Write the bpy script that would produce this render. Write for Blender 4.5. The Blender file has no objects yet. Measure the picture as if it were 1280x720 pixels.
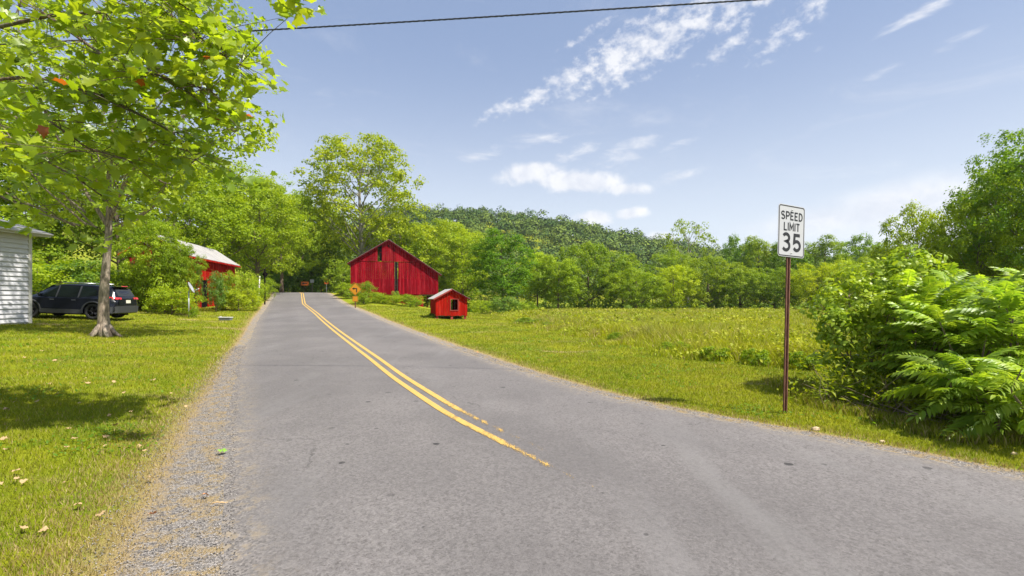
import bpy, bmesh, math, random
import numpy as np
from mathutils import Vector, Matrix
random.seed(7)
D2R = math.radians
SC = bpy.context.scene
COL = SC.collection
FPX = 600.0; HZ = 372.0; EYE = 1.65          # lens in pixels of the 1280 px photograph, horizon row, eye height

# ------------------------------------------------------------------ camera
cam = bpy.data.cameras.new('camera'); co = bpy.data.objects.new('camera', cam); COL.objects.link(co)
co.location = (0, 0, EYE); co.rotation_euler = (math.pi/2, 0, 0)
cam.sensor_width = 36; cam.lens = 36*FPX/1280; cam.shift_y = 12/1280
cam.clip_start = .05; cam.clip_end = 6000
SC.camera = co
SC.cycles.diffuse_bounces = 5; SC.cycles.transmission_bounces = 6; SC.cycles.max_bounces = 8
SC.render.resolution_x = 1024; SC.render.resolution_y = 576

# ------------------------------------------------------------------ light
SUN = Vector((.50, -.27, .84)).normalized()
sun_el = math.asin(SUN.z); sun_az = math.atan2(SUN.x, SUN.y)
SC.view_settings.view_transform = 'Standard'; SC.view_settings.look = 'None'
SC.view_settings.exposure = 1.43; SC.view_settings.gamma = 1
sl = bpy.data.lights.new('sun', 'SUN'); sl.energy = 3.15; sl.angle = D2R(.9); sl.color = (1, .955, .88)
so = bpy.data.objects.new('sun', sl); COL.objects.link(so)
so.rotation_euler = SUN.to_track_quat('Z', 'Y').to_euler(); so.location = (0, 0, 60)

W = bpy.data.worlds.new('World'); SC.world = W; W.use_nodes = True
nt = W.node_tree; N = nt.nodes; LK = nt.links
for n in list(N): N.remove(n)
def nn(nt, t, **k):
    n = nt.nodes.new(t)
    for a, b in k.items():
        if a == 'ins':
            for i, v in b.items(): n.inputs[i].default_value = v
        else: setattr(n, a, b)
    return n
def mth(nt, op, a, b=None, c=None, clamp=False):
    n = nt.nodes.new('ShaderNodeMath'); n.operation = op; n.use_clamp = clamp
    for i, v in enumerate((a, b, c)):
        if v is None: continue
        if isinstance(v, (int, float)): n.inputs[i].default_value = v
        else: nt.links.new(v, n.inputs[i])
    return n.outputs[0]
def mixc(nt, f, a, b, mode='MIX'):
    n = nt.nodes.new('ShaderNodeMix'); n.data_type = 'RGBA'; n.blend_type = mode; n.clamp_factor = True
    for i, v in ((0, f), (6, a), (7, b)):
        if isinstance(v, (int, float)): n.inputs[i].default_value = v
        elif isinstance(v, (tuple, list)): n.inputs[i].default_value = (*v[:3], 1)
        else: nt.links.new(v, n.inputs[i])
    return n.outputs[2]
def mrange(nt, v, a, b, c=0., d=1., smooth=True):
    n = nt.nodes.new('ShaderNodeMapRange'); n.clamp = True
    if smooth: n.interpolation_type = 'SMOOTHSTEP'
    if isinstance(v, (int, float)): n.inputs[0].default_value = v
    else: nt.links.new(v, n.inputs[0])
    for i, x in zip((1, 2, 3, 4), (a, b, c, d)): n.inputs[i].default_value = x
    return n.outputs[0]
def noise(nt, vec, scale, detail=3, rough=.55, dist=0, out=0):
    n = nn(nt, 'ShaderNodeTexNoise', ins={'Scale': scale, 'Detail': detail, 'Roughness': rough, 'Distortion': dist})
    if vec is not None: nt.links.new(vec, n.inputs['Vector'])
    return n.outputs[out]
def mapping(nt, vec, loc=(0,0,0), rot=(0,0,0), sc=(1,1,1), typ='POINT'):
    n = nn(nt, 'ShaderNodeMapping', vector_type=typ, ins={'Location': loc, 'Rotation': rot, 'Scale': sc})
    nt.links.new(vec, n.inputs['Vector']); return n.outputs[0]

def build_world():
    sky = nn(nt, 'ShaderNodeTexSky', sky_type='NISHITA', sun_disc=False, sun_elevation=sun_el, sun_rotation=sun_az,
             air_density=1.0, dust_density=2.2, ozone_density=1.3, altitude=150)
    tc = nn(nt, 'ShaderNodeTexCoord'); sep = nn(nt, 'ShaderNodeSeparateXYZ'); LK.new(tc.outputs['Generated'], sep.inputs[0])
    az = mth(nt, 'ARCTAN2', sep.outputs[0], sep.outputs[1]); el = mth(nt, 'ARCSINE', sep.outputs[2])
    cmb = nn(nt, 'ShaderNodeCombineXYZ'); LK.new(az, cmb.inputs[0]); LK.new(el, cmb.inputs[1]); sph = cmb.outputs[0]
    # thin veil of summer haze over the physical sky, thickest near the horizon
    hz = mrange(nt, sep.outputs[2], -.02, .75, .86, .50, False)
    hazecol = mixc(nt, mrange(nt, sep.outputs[2], 0, .5), (7.0, 7.5, 8.1), (2.75, 3.6, 5.5))
    base = mixc(nt, hz, sky.outputs[0], hazecol)
    # clouds: (px, py, half length, half height, tilt deg, strength, softness)
    CL = [(668,122,66,12,20,1.0,0),(716,98,56,18,22,.95,0),(790,66,95,34,20,1.15,0),(858,32,75,24,21,1.05,0),(925,12,62,18,20,.9,0),
          (905,62,50,14,28,.55,0),(985,38,62,22,30,.62,0),(1010,8,55,14,20,.6,0),(1155,14,62,9,15,.95,1),(1103,89,34,7,12,.85,1),
          (590,196,60,7,8,.5,1),(668,176,55,10,8,.62,1),(716,194,38,10,22,.62,1),(786,190,42,15,22,.85,1),(852,178,36,6,18,.6,1),
          (662,216,40,14,8,1.3,2),(722,228,62,15,-5,1.35,2),(780,236,36,9,-4,1.0,2),(848,222,38,9,14,.75,1),
          (744,272,26,11,0,1.1,2),(788,267,24,9,8,1.1,2),(826,297,20,10,0,1.1,2),(1040,272,130,24,5,1.0,3),(1130,256,150,36,6,1.25,3),(1190,285,130,42,0,1.3,3),
          (345,112,22,9,0,.35,1),(1215,40,60,10,18,.25,1),(735,42,45,8,18,.45,0),(650,270,30,7,0,.5,2),(1022,62,10,5,20,.5,1),(560,300,30,8,0,.3,1)]
    fine = noise(nt, mapping(nt, sph, rot=(0,0,D2R(-20)), sc=(1,1.5,1)), 34, 5, .62)
    wisp = noise(nt, mapping(nt, sph, rot=(0,0,D2R(-18)), sc=(1,3.6,1)), 13, 7, .66, .4)
    puff = noise(nt, sph, 17, 7, .6, .3)
    soft = noise(nt, mapping(nt, sph, sc=(1,4,1)), 4, 4, .5)
    groups = [None]*4
    for px, py, a, b, tilt, st, g in CL:
        u = (px-640)/FPX; azc = math.atan(u); elc = math.atan((HZ-py)/math.hypot(FPX, px-640))
        kx = math.cos(azc)**2/FPX; ky = math.cos(azc)*math.cos(elc)**2/FPX
        m = mapping(nt, sph, (azc, elc, 0), (0, 0, D2R(tilt)), (a*kx*1.55, b*ky*1.55, 1), 'TEXTURE')
        ln = nn(nt, 'ShaderNodeVectorMath', operation='LENGTH'); LK.new(m, ln.inputs[0])
        mk = mth(nt, 'MULTIPLY', mrange(nt, ln.outputs['Value'], 1, 0), st)
        groups[g] = mk if groups[g] is None else mth(nt, 'MAXIMUM', groups[g], mk)
    d = []
    for g, tex, k, th, wd in ((0, fine, 7.0, .05, 1.35), (1, wisp, 4.6, .10, 1.25), (2, puff, 3.4, .15, .75), (3, soft, 1.6, .05, 1.2)):
        v = mth(nt, 'ADD', groups[g], mth(nt, 'MULTIPLY', mth(nt, 'SUBTRACT', tex, .52), k*.55))
        v = mth(nt, 'MULTIPLY', mrange(nt, v, th, th+wd), mrange(nt, groups[g], .0, .22))
        d.append(v)
    den = mth(nt, 'MAXIMUM', mth(nt, 'MAXIMUM', d[0], d[1]), mth(nt, 'MAXIMUM', d[2], mth(nt, 'MULTIPLY', d[3], .95)))
    den = mth(nt, 'MULTIPLY', den, .80)
    # faint high cirrus everywhere
    ci = noise(nt, mapping(nt, sph, rot=(0,0,D2R(-15)), sc=(1,3,1)), 3.2, 8, .68, .5)
    den = mth(nt, 'MAXIMUM', den, mrange(nt, ci, .52, .80, 0, .30))
    shade = mixc(nt, mrange(nt, puff, .3, .65), (6.0, 6.2, 6.8), (8.0, 7.9, 7.9))
    col = mixc(nt, den, base, shade)
    bg = nn(nt, 'ShaderNodeBackground', ins={'Strength': .052}); LK.new(col, bg.inputs[0])
    out = nn(nt, 'ShaderNodeOutputWorld'); LK.new(bg.outputs[0], out.inputs[0])
build_world()

# ------------------------------------------------------------------ helpers
def tag(o, label=None, cat=None, group=None, kind=None):
    for k, v in (('label', label), ('category', cat), ('group', group), ('kind', kind)):
        if v: o[k] = v
    return o
def empty(name, loc=(0,0,0), rz=0):
    o = bpy.data.objects.new(name, None); COL.objects.link(o); o.location = loc; o.rotation_euler = (0,0,rz)
    o.empty_display_size = .3; return o
def link(name, me, parent=None, m=None):
    o = bpy.data.objects.new(name, me); COL.objects.link(o); o.parent = parent
    if m is not None and not me.materials: me.materials.append(m)
    return o
def npmesh(name, V, F, smooth=False, attrs=None):
    """V (n,3), F (m,k) equal-size polygons"""
    V = np.ascontiguousarray(V, dtype=np.float32); F = np.ascontiguousarray(F, dtype=np.int32)
    me = bpy.data.meshes.new(name); me.vertices.add(len(V)); me.vertices.foreach_set('co', V.ravel())
    m, k = F.shape; me.loops.add(m*k); me.loops.foreach_set('vertex_index', F.ravel())
    me.polygons.add(m); me.polygons.foreach_set('loop_start', np.arange(0, m*k, k, dtype=np.int32))
    me.polygons.foreach_set('loop_total', np.full(m, k, dtype=np.int32))
    if smooth: me.polygons.foreach_set('use_smooth', np.ones(m, dtype=bool))
    if attrs:
        for a, v in attrs.items():
            at = me.attributes.new(a, 'FLOAT', 'POINT'); at.data.foreach_set('value', np.ascontiguousarray(v, dtype=np.float32))
    me.update(calc_edges=True); return me
class MB:
    """collects boxes, prisms and tubes for one mesh"""
    def __init__(s): s.V = []; s.F = []; s.S = []
    def add(s, vs, fs, smooth=False):
        b = len(s.V); s.V += [tuple(v) for v in vs]; s.F += [tuple(b+i for i in f) for f in fs]; s.S += [smooth]*len(fs); return s
    def box(s, a, b):
        (x0,y0,z0),(x1,y1,z1) = a, b
        return s.add([(x0,y0,z0),(x1,y0,z0),(x1,y1,z0),(x0,y1,z0),(x0,y0,z1),(x1,y0,z1),(x1,y1,z1),(x0,y1,z1)],
                     [(0,3,2,1),(4,5,6,7),(0,1,5,4),(1,2,6,5),(2,3,7,6),(3,0,4,7)])
    def prism(s, pts, d, close=True):
        """pts: planar 3d polygon, d: extrusion vector"""
        n = len(pts); d = Vector(d); P = [Vector(p) for p in pts]
        return s.add(P+[p+d for p in P], [tuple(range(n))[::-1], tuple(range(n, 2*n))]+[(i,(i+1)%n,n+(i+1)%n,n+i) for i in range(n)])
    def tube(s, pts, rad, n=6, cap=True, smooth=True):
        P = [Vector(p) for p in pts]; m = len(P)
        if isinstance(rad, (int, float)): rad = [rad]*m
        vs = []; up = None
        for i, p in enumerate(P):
            t = (P[min(i+1, m-1)]-P[max(i-1, 0)]).normalized()
            if up is None: up = Vector((0,0,1)) if abs(t.z) < .9 else Vector((1,0,0))
            a = t.cross(up).normalized(); b = a.cross(t).normalized(); up = b
            for k in range(n):
                th = 2*math.pi*k/n; vs.append(p+(a*math.cos(th)+b*math.sin(th))*rad[i])
        fs = [(i*n+k, i*n+(k+1)%n, (i+1)*n+(k+1)%n, (i+1)*n+k) for i in range(m-1) for k in range(n)]
        if cap: fs += [tuple(range(n)), tuple(range((m-1)*n, m*n))[::-1]]
        return s.add(vs, fs, smooth)
    def mesh(s, name):
        me = bpy.data.meshes.new(name); me.from_pydata(s.V, [], s.F)
        me.polygons.foreach_set('use_smooth', s.S); me.validate(); me.update()
        bm = bmesh.new(); bm.from_mesh(me); bmesh.ops.recalc_face_normals(bm, faces=bm.faces); bm.to_mesh(me); bm.free()
        return me
    def build(s, name, m, parent=None): return link(name, s.mesh(name), parent, m)
def bevel(o, w, seg=2):
    b = o.modifiers.new('bevel', 'BEVEL'); b.width = w; b.segments = seg; b.limit_method = 'ANGLE'; b.angle_limit = D2R(35); return o

# ------------------------------------------------------------------ materials
def mat(name):
    m = bpy.data.materials.new(name); m.use_nodes = True; t = m.node_tree
    b = t.nodes['Principled BSDF']; return m, t, b
def geo(t): return nn(t, 'ShaderNodeNewGeometry')
def pos(t): return nn(t, 'ShaderNodeTexCoord').outputs['Object']
def wpos(t): return geo(t).outputs['Position']
def attr(t, n): return nn(t, 'ShaderNodeAttribute', attribute_name=n).outputs['Fac']
def plain(name, c, rough=.6, metal=0, var=.12, vs=6, bump=0, bs=60, coat=0, spec=.5):
    m, t, b = mat(name); P = pos(t)
    f = noise(t, P, vs, 5, .6)
    col = mixc(t, f, tuple(x*(1-var*2) for x in c), tuple(min(1, x*(1+var*2)) for x in c))
    t.links.new(col, b.inputs['Base Color']); b.inputs['Roughness'].default_value = rough
    b.inputs['Metallic'].default_value = metal; b.inputs['Coat Weight'].default_value = coat
    b.inputs['Specular IOR Level'].default_value = spec
    if bump:
        bp = nn(t, 'ShaderNodeBump', ins={'Strength': bump, 'Distance': .01}); t.links.new(noise(t, P, bs, 4), bp.inputs['Height'])
        t.links.new(bp.outputs[0], b.inputs['Normal'])
    return m
def leafmat(name, c1, c2, c3=None, trans=.38, rough=.45, spec=.4, objtint=True, ns=.5):
    """c1..c2 varies leaf to leaf, c3 is the translucent tint"""
    m, t, b = mat(name); g = geo(t)
    col = mixc(t, g.outputs['Random Per Island'], c1, c2)
    nz = noise(t, g.outputs['Position'], ns, 3)
    col = mixc(t, mrange(t, nz, .3, .7), mixc(t, .45, col, c1), mixc(t, .45, col, c2))
    if objtint:
        oi = nn(t, 'ShaderNodeObjectInfo'); col = mixc(t, 1.0, col, oi.outputs['Color'], 'MULTIPLY')
    t.links.new(col, b.inputs['Base Color']); b.inputs['Roughness'].default_value = rough; b.inputs['Specular IOR Level'].default_value = spec
    tr = nn(t, 'ShaderNodeBsdfTranslucent'); tc = mixc(t, 1.0, col, c3 or (1.5, 1.45, .6), 'MULTIPLY'); t.links.new(tc, tr.inputs[0])
    mx = nn(t, 'ShaderNodeMixShader', ins={0: trans}); t.links.new(b.outputs[0], mx.inputs[1]); t.links.new(tr.outputs[0], mx.inputs[2])
    t.links.new(mx.outputs[0], t.nodes['Material Output'].inputs[0]); return m

def bark(name, c1, c2):
    m, t, b = mat(name); P = pos(t)
    f = noise(t, mapping(t, P, sc=(14, 14, 3)), 1.6, 6, .65, .5); g = noise(t, P, 1.3, 3)
    col = mixc(t, mrange(t, f, .35, .65), c1, c2); col = mixc(t, mrange(t, g, .4, .7, 0, .35), col, (.17, .19, .12))
    t.links.new(col, b.inputs['Base Color']); b.inputs['Roughness'].default_value = .9; b.inputs['Specular IOR Level'].default_value = .15
    bp = nn(t, 'ShaderNodeBump', ins={'Strength': .8, 'Distance': .02}); t.links.new(f, bp.inputs['Height']); t.links.new(bp.outputs[0], b.inputs['Normal'])
    return m
M = {}
M['bark'] = bark('bark_brown', (.07, .05, .035), (.21, .15, .11))
M['bark_pale'] = bark('bark_pale', (.16, .14, .11), (.42, .39, .33))
M['bark_mid'] = bark('bark_mid', (.13, .10, .075), (.34, .27, .21))
M['leaf_maple'] = leafmat('leaf_maple', (.145, .25, .014), (.38, .46, .030), trans=.56, rough=.36, spec=.55)
M['leaf_mid'] = leafmat('leaf_mid', (.115, .205, .012), (.32, .405, .020), trans=.47, spec=.22)
M['leaf_far'] = leafmat('leaf_far', (.110, .205, .010), (.36, .43, .016), trans=.43, spec=.2, ns=.25)
M['leaf_gloss'] = leafmat('leaf_gloss', (.10, .19, .018), (.30, .38, .035), trans=.42, rough=.42, spec=.38, ns=1.2)
M['twig'] = plain('dry_twig', (.26, .19, .13), .9)
M['frond_stem'] = plain('frond_stem', (.16, .2, .05), .6)

def ground_colour(t, dryattr=True):
    """lawn colour shared by the ground sheet and the blades standing on it"""
    P = wpos(t)
    a = noise(t, P, .35, 4, .6); b_ = noise(t, P, 2.2, 4, .65); c = noise(t, mapping(t, P, sc=(.5, 1.6, 1)), .9, 5, .7, .5)
    g1 = mixc(t, mrange(t, a, .35, .65), (.165, .245, .005), (.300, .320, .008))
    g2 = mixc(t, mrange(t, b_, .3, .75), g1, (.34, .33, .012))
    g3 = mixc(t, mrange(t, c, .55, .72, 0, .8), g2, (.42, .34, .12)); dk = noise(t, P, 1.1, 4, .7); g3 = mixc(t, mrange(t, dk, .52, .68, 0, .6), g3, (.10, .18, .008))
    return P, g3
def mat_ground():
    m, t, b = mat('lawn_and_verge'); P, g = ground_colour(t)
    fine = noise(t, P, 42, 4, .7); fine2 = noise(t, P, 130, 2, .6)
    g = mixc(t, mrange(t, fine, .3, .7), mixc(t, .55, g, (.05, .075, .008)), g)
    patch = attr(t, 'bare')
    g = mixc(t, mrange(t, mth(t, 'ADD', patch, mth(t, 'MULTIPLY', mth(t, 'SUBTRACT', fine, .5), .5)), .35, .75, 0, .9), g, (.36, .27, .13))
    e = attr(t, 'edge')                                   # distance outside the asphalt, in shoulder widths
    ew = mth(t, 'ADD', e, mth(t, 'MULTIPLY', mth(t, 'SUBTRACT', noise(t, P, 1.7, 5, .7), .5), 1.5))
    ew = mth(t, 'ADD', ew, mth(t, 'MULTIPLY', mth(t, 'SUBTRACT', fine, .5), .8))
    straw = mixc(t, mrange(t, fine2, .3, .7), (.24, .165, .07), (.44, .33, .17))
    vo = nn(t, 'ShaderNodeTexVoronoi', ins={'Scale': 85.0}); t.links.new(P, vo.inputs['Vector'])
    sp = nn(t, 'ShaderNodeSeparateColor'); t.links.new(vo.outputs['Color'], sp.inputs[0])
    grav = mixc(t, sp.outputs[0], (.13, .118, .108), (.46, .42, .385)); grav = mixc(t, mrange(t, vo.outputs['Distance'], .35, .7, 0, .45), grav, (.07, .062, .055))
    grav = mixc(t, mrange(t, noise(t, P, 5, 5, .8), .44, .60, 0, .85), grav, straw)
    c = mixc(t, mrange(t, ew, 1.0, 2.1), straw, g); c = mixc(t, mrange(t, ew, .75, 1.25), grav, c)
    t.links.new(c, b.inputs['Base Color']); b.inputs['Roughness'].default_value = .95; b.inputs['Specular IOR Level'].default_value = .12
    h = mth(t, 'ADD', mth(t, 'MULTIPLY', fine, .7), mth(t, 'MULTIPLY', vo.outputs['Distance'], -.4))
    bp = nn(t, 'ShaderNodeBump', ins={'Strength': .9, 'Distance': .035}); t.links.new(h, bp.inputs['Height']); t.links.new(bp.outputs[0], b.inputs['Normal'])
    return m
def mat_blade(name, tall=False):
    m, t, b = mat(name); P, g = ground_colour(t); gi = geo(t)
    r = gi.outputs['Random Per Island']; dry = attr(t, 'dry')
    if tall:
        big = noise(t, mapping(t, P, sc=(.5, 1, 1)), .22, 4, .65)
        tanb = noise(t, mapping(t, P, sc=(.35, 1, 1)), .16, 5, .7)
        g = mixc(t, mrange(t, big, .35, .62), (.50, .50, .014), (.32, .39, .010))
        g = mixc(t, mrange(t, noise(t, P, .7, 4, .7), .56, .68, 0, .75), g, (.42, .31, .15)); g = mixc(t, mrange(t, tanb, .52, .66, 0, .7), g, (.40, .33, .15)); g = mixc(t, mrange(t, noise(t, P, 1.3, 4, .7), .30, .46, .6, 0), g, (.12, .20, .02))
    g = mixc(t, r, mixc(t, .38, g, (.055, .095, .004)), mixc(t, .30, g, (.42, .42, .05)))
    g = mixc(t, dry, g, mixc(t, r, (.25, .17, .06), (.50, .39, .19)))
    t.links.new(g, b.inputs['Base Color']); b.inputs['Roughness'].default_value = .6; b.inputs['Specular IOR Level'].default_value = .25
    tr = nn(t, 'ShaderNodeBsdfTranslucent'); t.links.new(mixc(t, 1., g, (1.3, 1.3, .7), 'MULTIPLY'), tr.inputs[0])
    mx = nn(t, 'ShaderNodeMixShader', ins={0: .35}); t.links.new(b.outputs[0], mx.inputs[1]); t.links.new(tr.outputs[0], mx.inputs[2])
    t.links.new(mx.outputs[0], t.nodes['Material Output'].inputs[0]); return m
def mat_asphalt():
    m, t, b = mat('old_asphalt'); P = wpos(t)
    al = mapping(t, P, rot=(0, 0, D2R(-26)), sc=(1, .12, 1))          # stretched along the road
    f1 = noise(t, P, 120, 3, .75); f2 = noise(t, P, 38, 4, .7); big = noise(t, P, .30, 4, .6); st = noise(t, al, 1.5, 5, .65)
    def cells(s, ch=0):
        v = nn(t, 'ShaderNodeTexVoronoi', ins={'Scale': s}); t.links.new(P, v.inputs['Vector']); q = nn(t, 'ShaderNodeSeparateColor'); t.links.new(v.outputs['Color'], q.inputs[0]); return q.outputs[ch]
    gr = mth(t, 'ADD', mth(t, 'MULTIPLY', cells(85), .55), mth(t, 'MULTIPLY', cells(38, 1), .45))
    c = mixc(t, gr, (.080, .071, .067), (.225, .205, .195))
    c = mixc(t, mrange(t, f2, .38, .66, 0, .4), c, (.185, .172, .166))
    c = mixc(t, mrange(t, big, .36, .62, 0, .5), c, (.098, .090, .087))
    c = mixc(t, mrange(t, st, .50, .72, 0, .35), c, (.20, .188, .182))
    u = attr(t, 'lane'); wt = mth(t, 'MULTIPLY', mth(t, 'ADD', mth(t, 'COSINE', mth(t, 'MULTIPLY', u, 8*math.pi)), 1), .5)
    c = mixc(t, mth(t, 'MULTIPLY', mth(t, 'MULTIPLY', wt, mrange(t, st, .3, .7)), .30), c, (.095, .087, .085))
    lp = noise(t, mapping(t, P, rot=(0, 0, D2R(-32)), sc=(1, .25, 1)), .75, 4, .7, .8); c = mixc(t, mrange(t, lp,   .56, .72, 0, .25), c, (.20, .19, .18))
    # oil drips
    vo = nn(t, 'ShaderNodeTexVoronoi', feature='F1', voronoi_dimensions='2D', ins={'Scale': 1.45, 'Randomness': 1.0}); 
    wrp = nn(t, 'ShaderNodeVectorMath', operation='ADD'); sc_ = nn(t, 'ShaderNodeVectorMath', operation='SCALE', ins={'Scale': .05})
    t.links.new(noise(t, P, 12, 2, out=1), sc_.inputs[0]); t.links.new(P, wrp.inputs[0]); t.links.new(sc_.outputs[0], wrp.inputs[1]); t.links.new(wrp.outputs[0], vo.inputs['Vector'])
    sp = nn(t, 'ShaderNodeSeparateColor'); t.links.new(vo.outputs['Color'], sp.inputs[0])
    rr = mth(t, 'MULTIPLY', sp.outputs[0], .060); drip = mth(t, 'MULTIPLY', mrange(t, mth(t, 'SUBTRACT', vo.outputs['Distance'], rr), .018, .0), mrange(t, sp.outputs[1], .60, .64)); drip = mth(t, 'MULTIPLY', drip, mrange(t, sp.outputs[2], 0, 1, .45, 1.1, False))
    c = mixc(t, mth(t, 'MULTIPLY', drip, .75), c, (.018, .017, .017))
    # hairline cracks
    vc = nn(t, 'ShaderNodeTexVoronoi', feature='DISTANCE_TO_EDGE', ins={'Scale': .42}); w2 = nn(t, 'ShaderNodeVectorMath', operation='ADD')
    s2 = nn(t, 'ShaderNodeVectorMath', operation='SCALE', ins={'Scale': .5}); t.links.new(noise(t, P, 1.6, 6, .7, out=1), s2.inputs[0])
    t.links.new(P, w2.inputs[0]); t.links.new(s2.outputs[0], w2.inputs[1]); t.links.new(w2.outputs[0], vc.inputs['Vector'])
    crack = mth(t, 'MULTIPLY', mrange(t, vc.outputs['Distance'], .006, .001), mrange(t, noise(t, P, .5, 2), .50, .62))
    c = mixc(t, mth(t, 'MULTIPLY', crack, .42), c, (.025, .023, .022))
    # dust and straw drifting in from the edges
    e = attr(t, 'inset')
    ed = mth(t, 'ADD', e, mth(t, 'MULTIPLY', mth(t, 'SUBTRACT', noise(t, P, 3.5, 5, .7), .5), .7))
    grit = mixc(t, cells(60, 2), (.07, .062, .056), (.28, .25, .225)); grit = mixc(t, mrange(t, noise(t, P, 7, 4, .7), .5, .62, 0, .6), grit, (.40, .30, .16))
    c = mixc(t, mth(t, 'MULTIPLY', mrange(t, ed, .62, -.05), mrange(t, cells(50, 1), .25, .4, .55, 1)), c, grit)
    t.links.new(c, b.inputs['Base Color']); b.inputs['Roughness'].default_value = .88; b.inputs['Specular IOR Level'].default_value = .3
    bp = nn(t, 'ShaderNodeBump', ins={'Strength': .55, 'Distance': .006}); t.links.new(f1, bp.inputs['Height']); t.links.new(bp.outputs[0], b.inputs['Normal'])
    return m
def mat_paint():
    m, t, b = mat('worn_yellow_paint'); P = wpos(t); w = attr(t, 'wear'); ed = attr(t, 'side')
    f = noise(t, P, 70, 5, .8); g = noise(t, mapping(t, P, rot=(0,0,D2R(-28)), sc=(1,.22,1)), 9, 6, .8)
    c = mixc(t, g, (.46, .27, .055), (.56, .37, .095)); c = mixc(t, mrange(t, f, .55, .75, 0, .4), c, (.24, .155, .07))
    t.links.new(c, b.inputs['Base Color']); b.inputs['Roughness'].default_value = .7
    v = mth(t, 'ADD', mth(t, 'MULTIPLY', f, 1.3), mth(t, 'MULTIPLY', g, 1.3)); v = mth(t, 'SUBTRACT', v, 1.28)
    a = mrange(t, mth(t, 'SUBTRACT', mth(t, 'ADD', v, mth(t, 'SUBTRACT', .62, w)), mth(t, 'MULTIPLY', ed, .20)), 0, .16)
    tr = nn(t, 'ShaderNodeBsdfTransparent'); mx = nn(t, 'ShaderNodeMixShader'); t.links.new(a, mx.inputs[0])
    t.links.new(tr.outputs[0], mx.inputs[1]); t.links.new(b.outputs[0], mx.inputs[2]); t.links.new(mx.outputs[0], t.nodes['Material Output'].inputs[0]); return m
def mat_redboard(name, c1, c2, c3):
    m, t, b = mat(name); P = pos(t); g = geo(t)
    gr = noise(t, mapping(t, P, sc=(9, 9, .7)), 2.2, 6, .7, .3); pt = noise(t, P, .9, 4, .6)
    c = mixc(t, g.outputs['Random Per Island'], c1, c2); c = mixc(t, mrange(t, gr, .55, .8, 0, .55), c, c3); c = mixc(t, mrange(t, pt, .35, .7, 0, .4), c, c1)
    sk = noise(t, mapping(t, P, sc=(3.2, 3.2, .22)), 1.0, 5, .75); c = mixc(t, mrange(t, sk, .40, .62, .65, 0), c, tuple(v*.45 for v in c1)); c = mixc(t, mrange(t, sk, .52, .72, 0, .55), c, c3)
    t.links.new(c, b.inputs['Base Color']); b.inputs['Roughness'].default_value = .85; b.inputs['Specular IOR Level'].default_value = .04
    bp = nn(t, 'ShaderNodeBump', ins={'Strength': .4, 'Distance': .01}); t.links.new(gr, bp.inputs['Height']); t.links.new(bp.outputs[0], b.inputs['Normal'])
    return m
M['ground'] = mat_ground(); M['blade'] = mat_blade('lawn_blade'); M['tall'] = mat_blade('meadow_blade', True)
M['asphalt'] = mat_asphalt(); M['paint'] = mat_paint()
M['barn'] = mat_redboard('barn_red', (.20, .004, .010), (.36, .007, .018), (.42, .06, .07))
M['shedred'] = mat_redboard('shed_red', (.36, .010, .006), (.46, .016, .008), (.36, .07, .04))
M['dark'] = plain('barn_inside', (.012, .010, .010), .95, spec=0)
M['oldwood'] = plain('weathered_wood', (.20, .16, .13), .9, vs=12)
M['redwood'] = plain('red_beam', (.30, .035, .025), .8)
M['rake'] = plain('dark_red_trim', (.08, .006, .008), .9, spec=.1)
M['rustroof'] = plain('rusty_tin', (.36, .34, .325), .7, .1, .18, 1.2)
M['tin'] = plain('weathered_tin', (.34, .33, .33), .6, .2, .10, 3)
M['tinrib'] = plain('roof_tin_pale', (.46, .44, .425), .6, .1, .12, 2)
M['siding'] = plain('vinyl_siding', (.50, .49, .50), .6, 0, .05, 2)
M['trim'] = plain('house_trim', (.46, .44, .39), .6, 0, .05)
M['shingle'] = plain('roof_shingle', (.20, .20, .20), .9, 0, .25, 30, .4, 80)
M['concrete'] = plain('foundation', (.42, .40, .37), .9, 0, .12, 8, .4)

# ------------------------------------------------------------------ the lie of the land
def smooth_interp(xs, zs, lo, hi, sig=1.5, step=.25):
    g = np.arange(lo-8, hi+8, step); v = np.interp(g, xs, zs)
    # straight extrapolation at both ends
    v = np.where(g < xs[0], zs[0]+(g-xs[0])*(zs[1]-zs[0])/(xs[1]-xs[0]), v)
    v = np.where(g > xs[-1], zs[-1]+(g-xs[-1])*(zs[-1]-zs[-2])/(xs[-1]-xs[-2]), v)
    k = np.exp(-.5*(np.arange(-int(3*sig/step), int(3*sig/step)+1)*step/sig)**2); k /= k.sum()
    p = len(k)//2; vv = np.convolve(np.pad(v, p, mode='reflect', reflect_type='odd'), k, 'valid')
    return lambda q: np.interp(q, g, vv)
RX = smooth_interp([-6,0,2,4.44,5.4,6.07,6.8,8.05,10,12.7,13.8,20.2,33.4,46.6,65,72,80,92,104,118],
                   [13.5,8.2,6.5,4.78,4.0,3.4,2.6,1.62,.6,-.6,-1.1,-3.9,-9.9,-16.2,-24.8,-28.2,-33,-42,-54,-72], -6, 118, .5, .1)
LX = smooth_interp([-6,0,2.84,6.7,12.7,28.6,46.6,65,72,80,92,104,118], [3.2,-.15,-1.84,-4.02,-7.3,-15.2,-23.7,-32.1,-35.6,-40.5,-50,-64,-84], -6, 118, .8, .1)
CX = smooth_interp([-6,0,2.5,4.88,6.66,9.7,12.7,18.7,33.4,46.6,65,72,80,92,104,118], [8.6,3.6,1.85,.325,-.78,-2.28,-3.65,-6.5,-13.6,-20.2,-28.4,-31.9,-36.7,-46,-59,-78], -6, 118, .5, .1)
RZ = smooth_interp([-20,12,20,28.6,46.6,57,65,72,80,100,150,300], [0,0,.08,.31,1.0,1.62,2.22,2.43,2.25,.9,-.6,-1.5], -20, 300, 2.0, .25)
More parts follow.
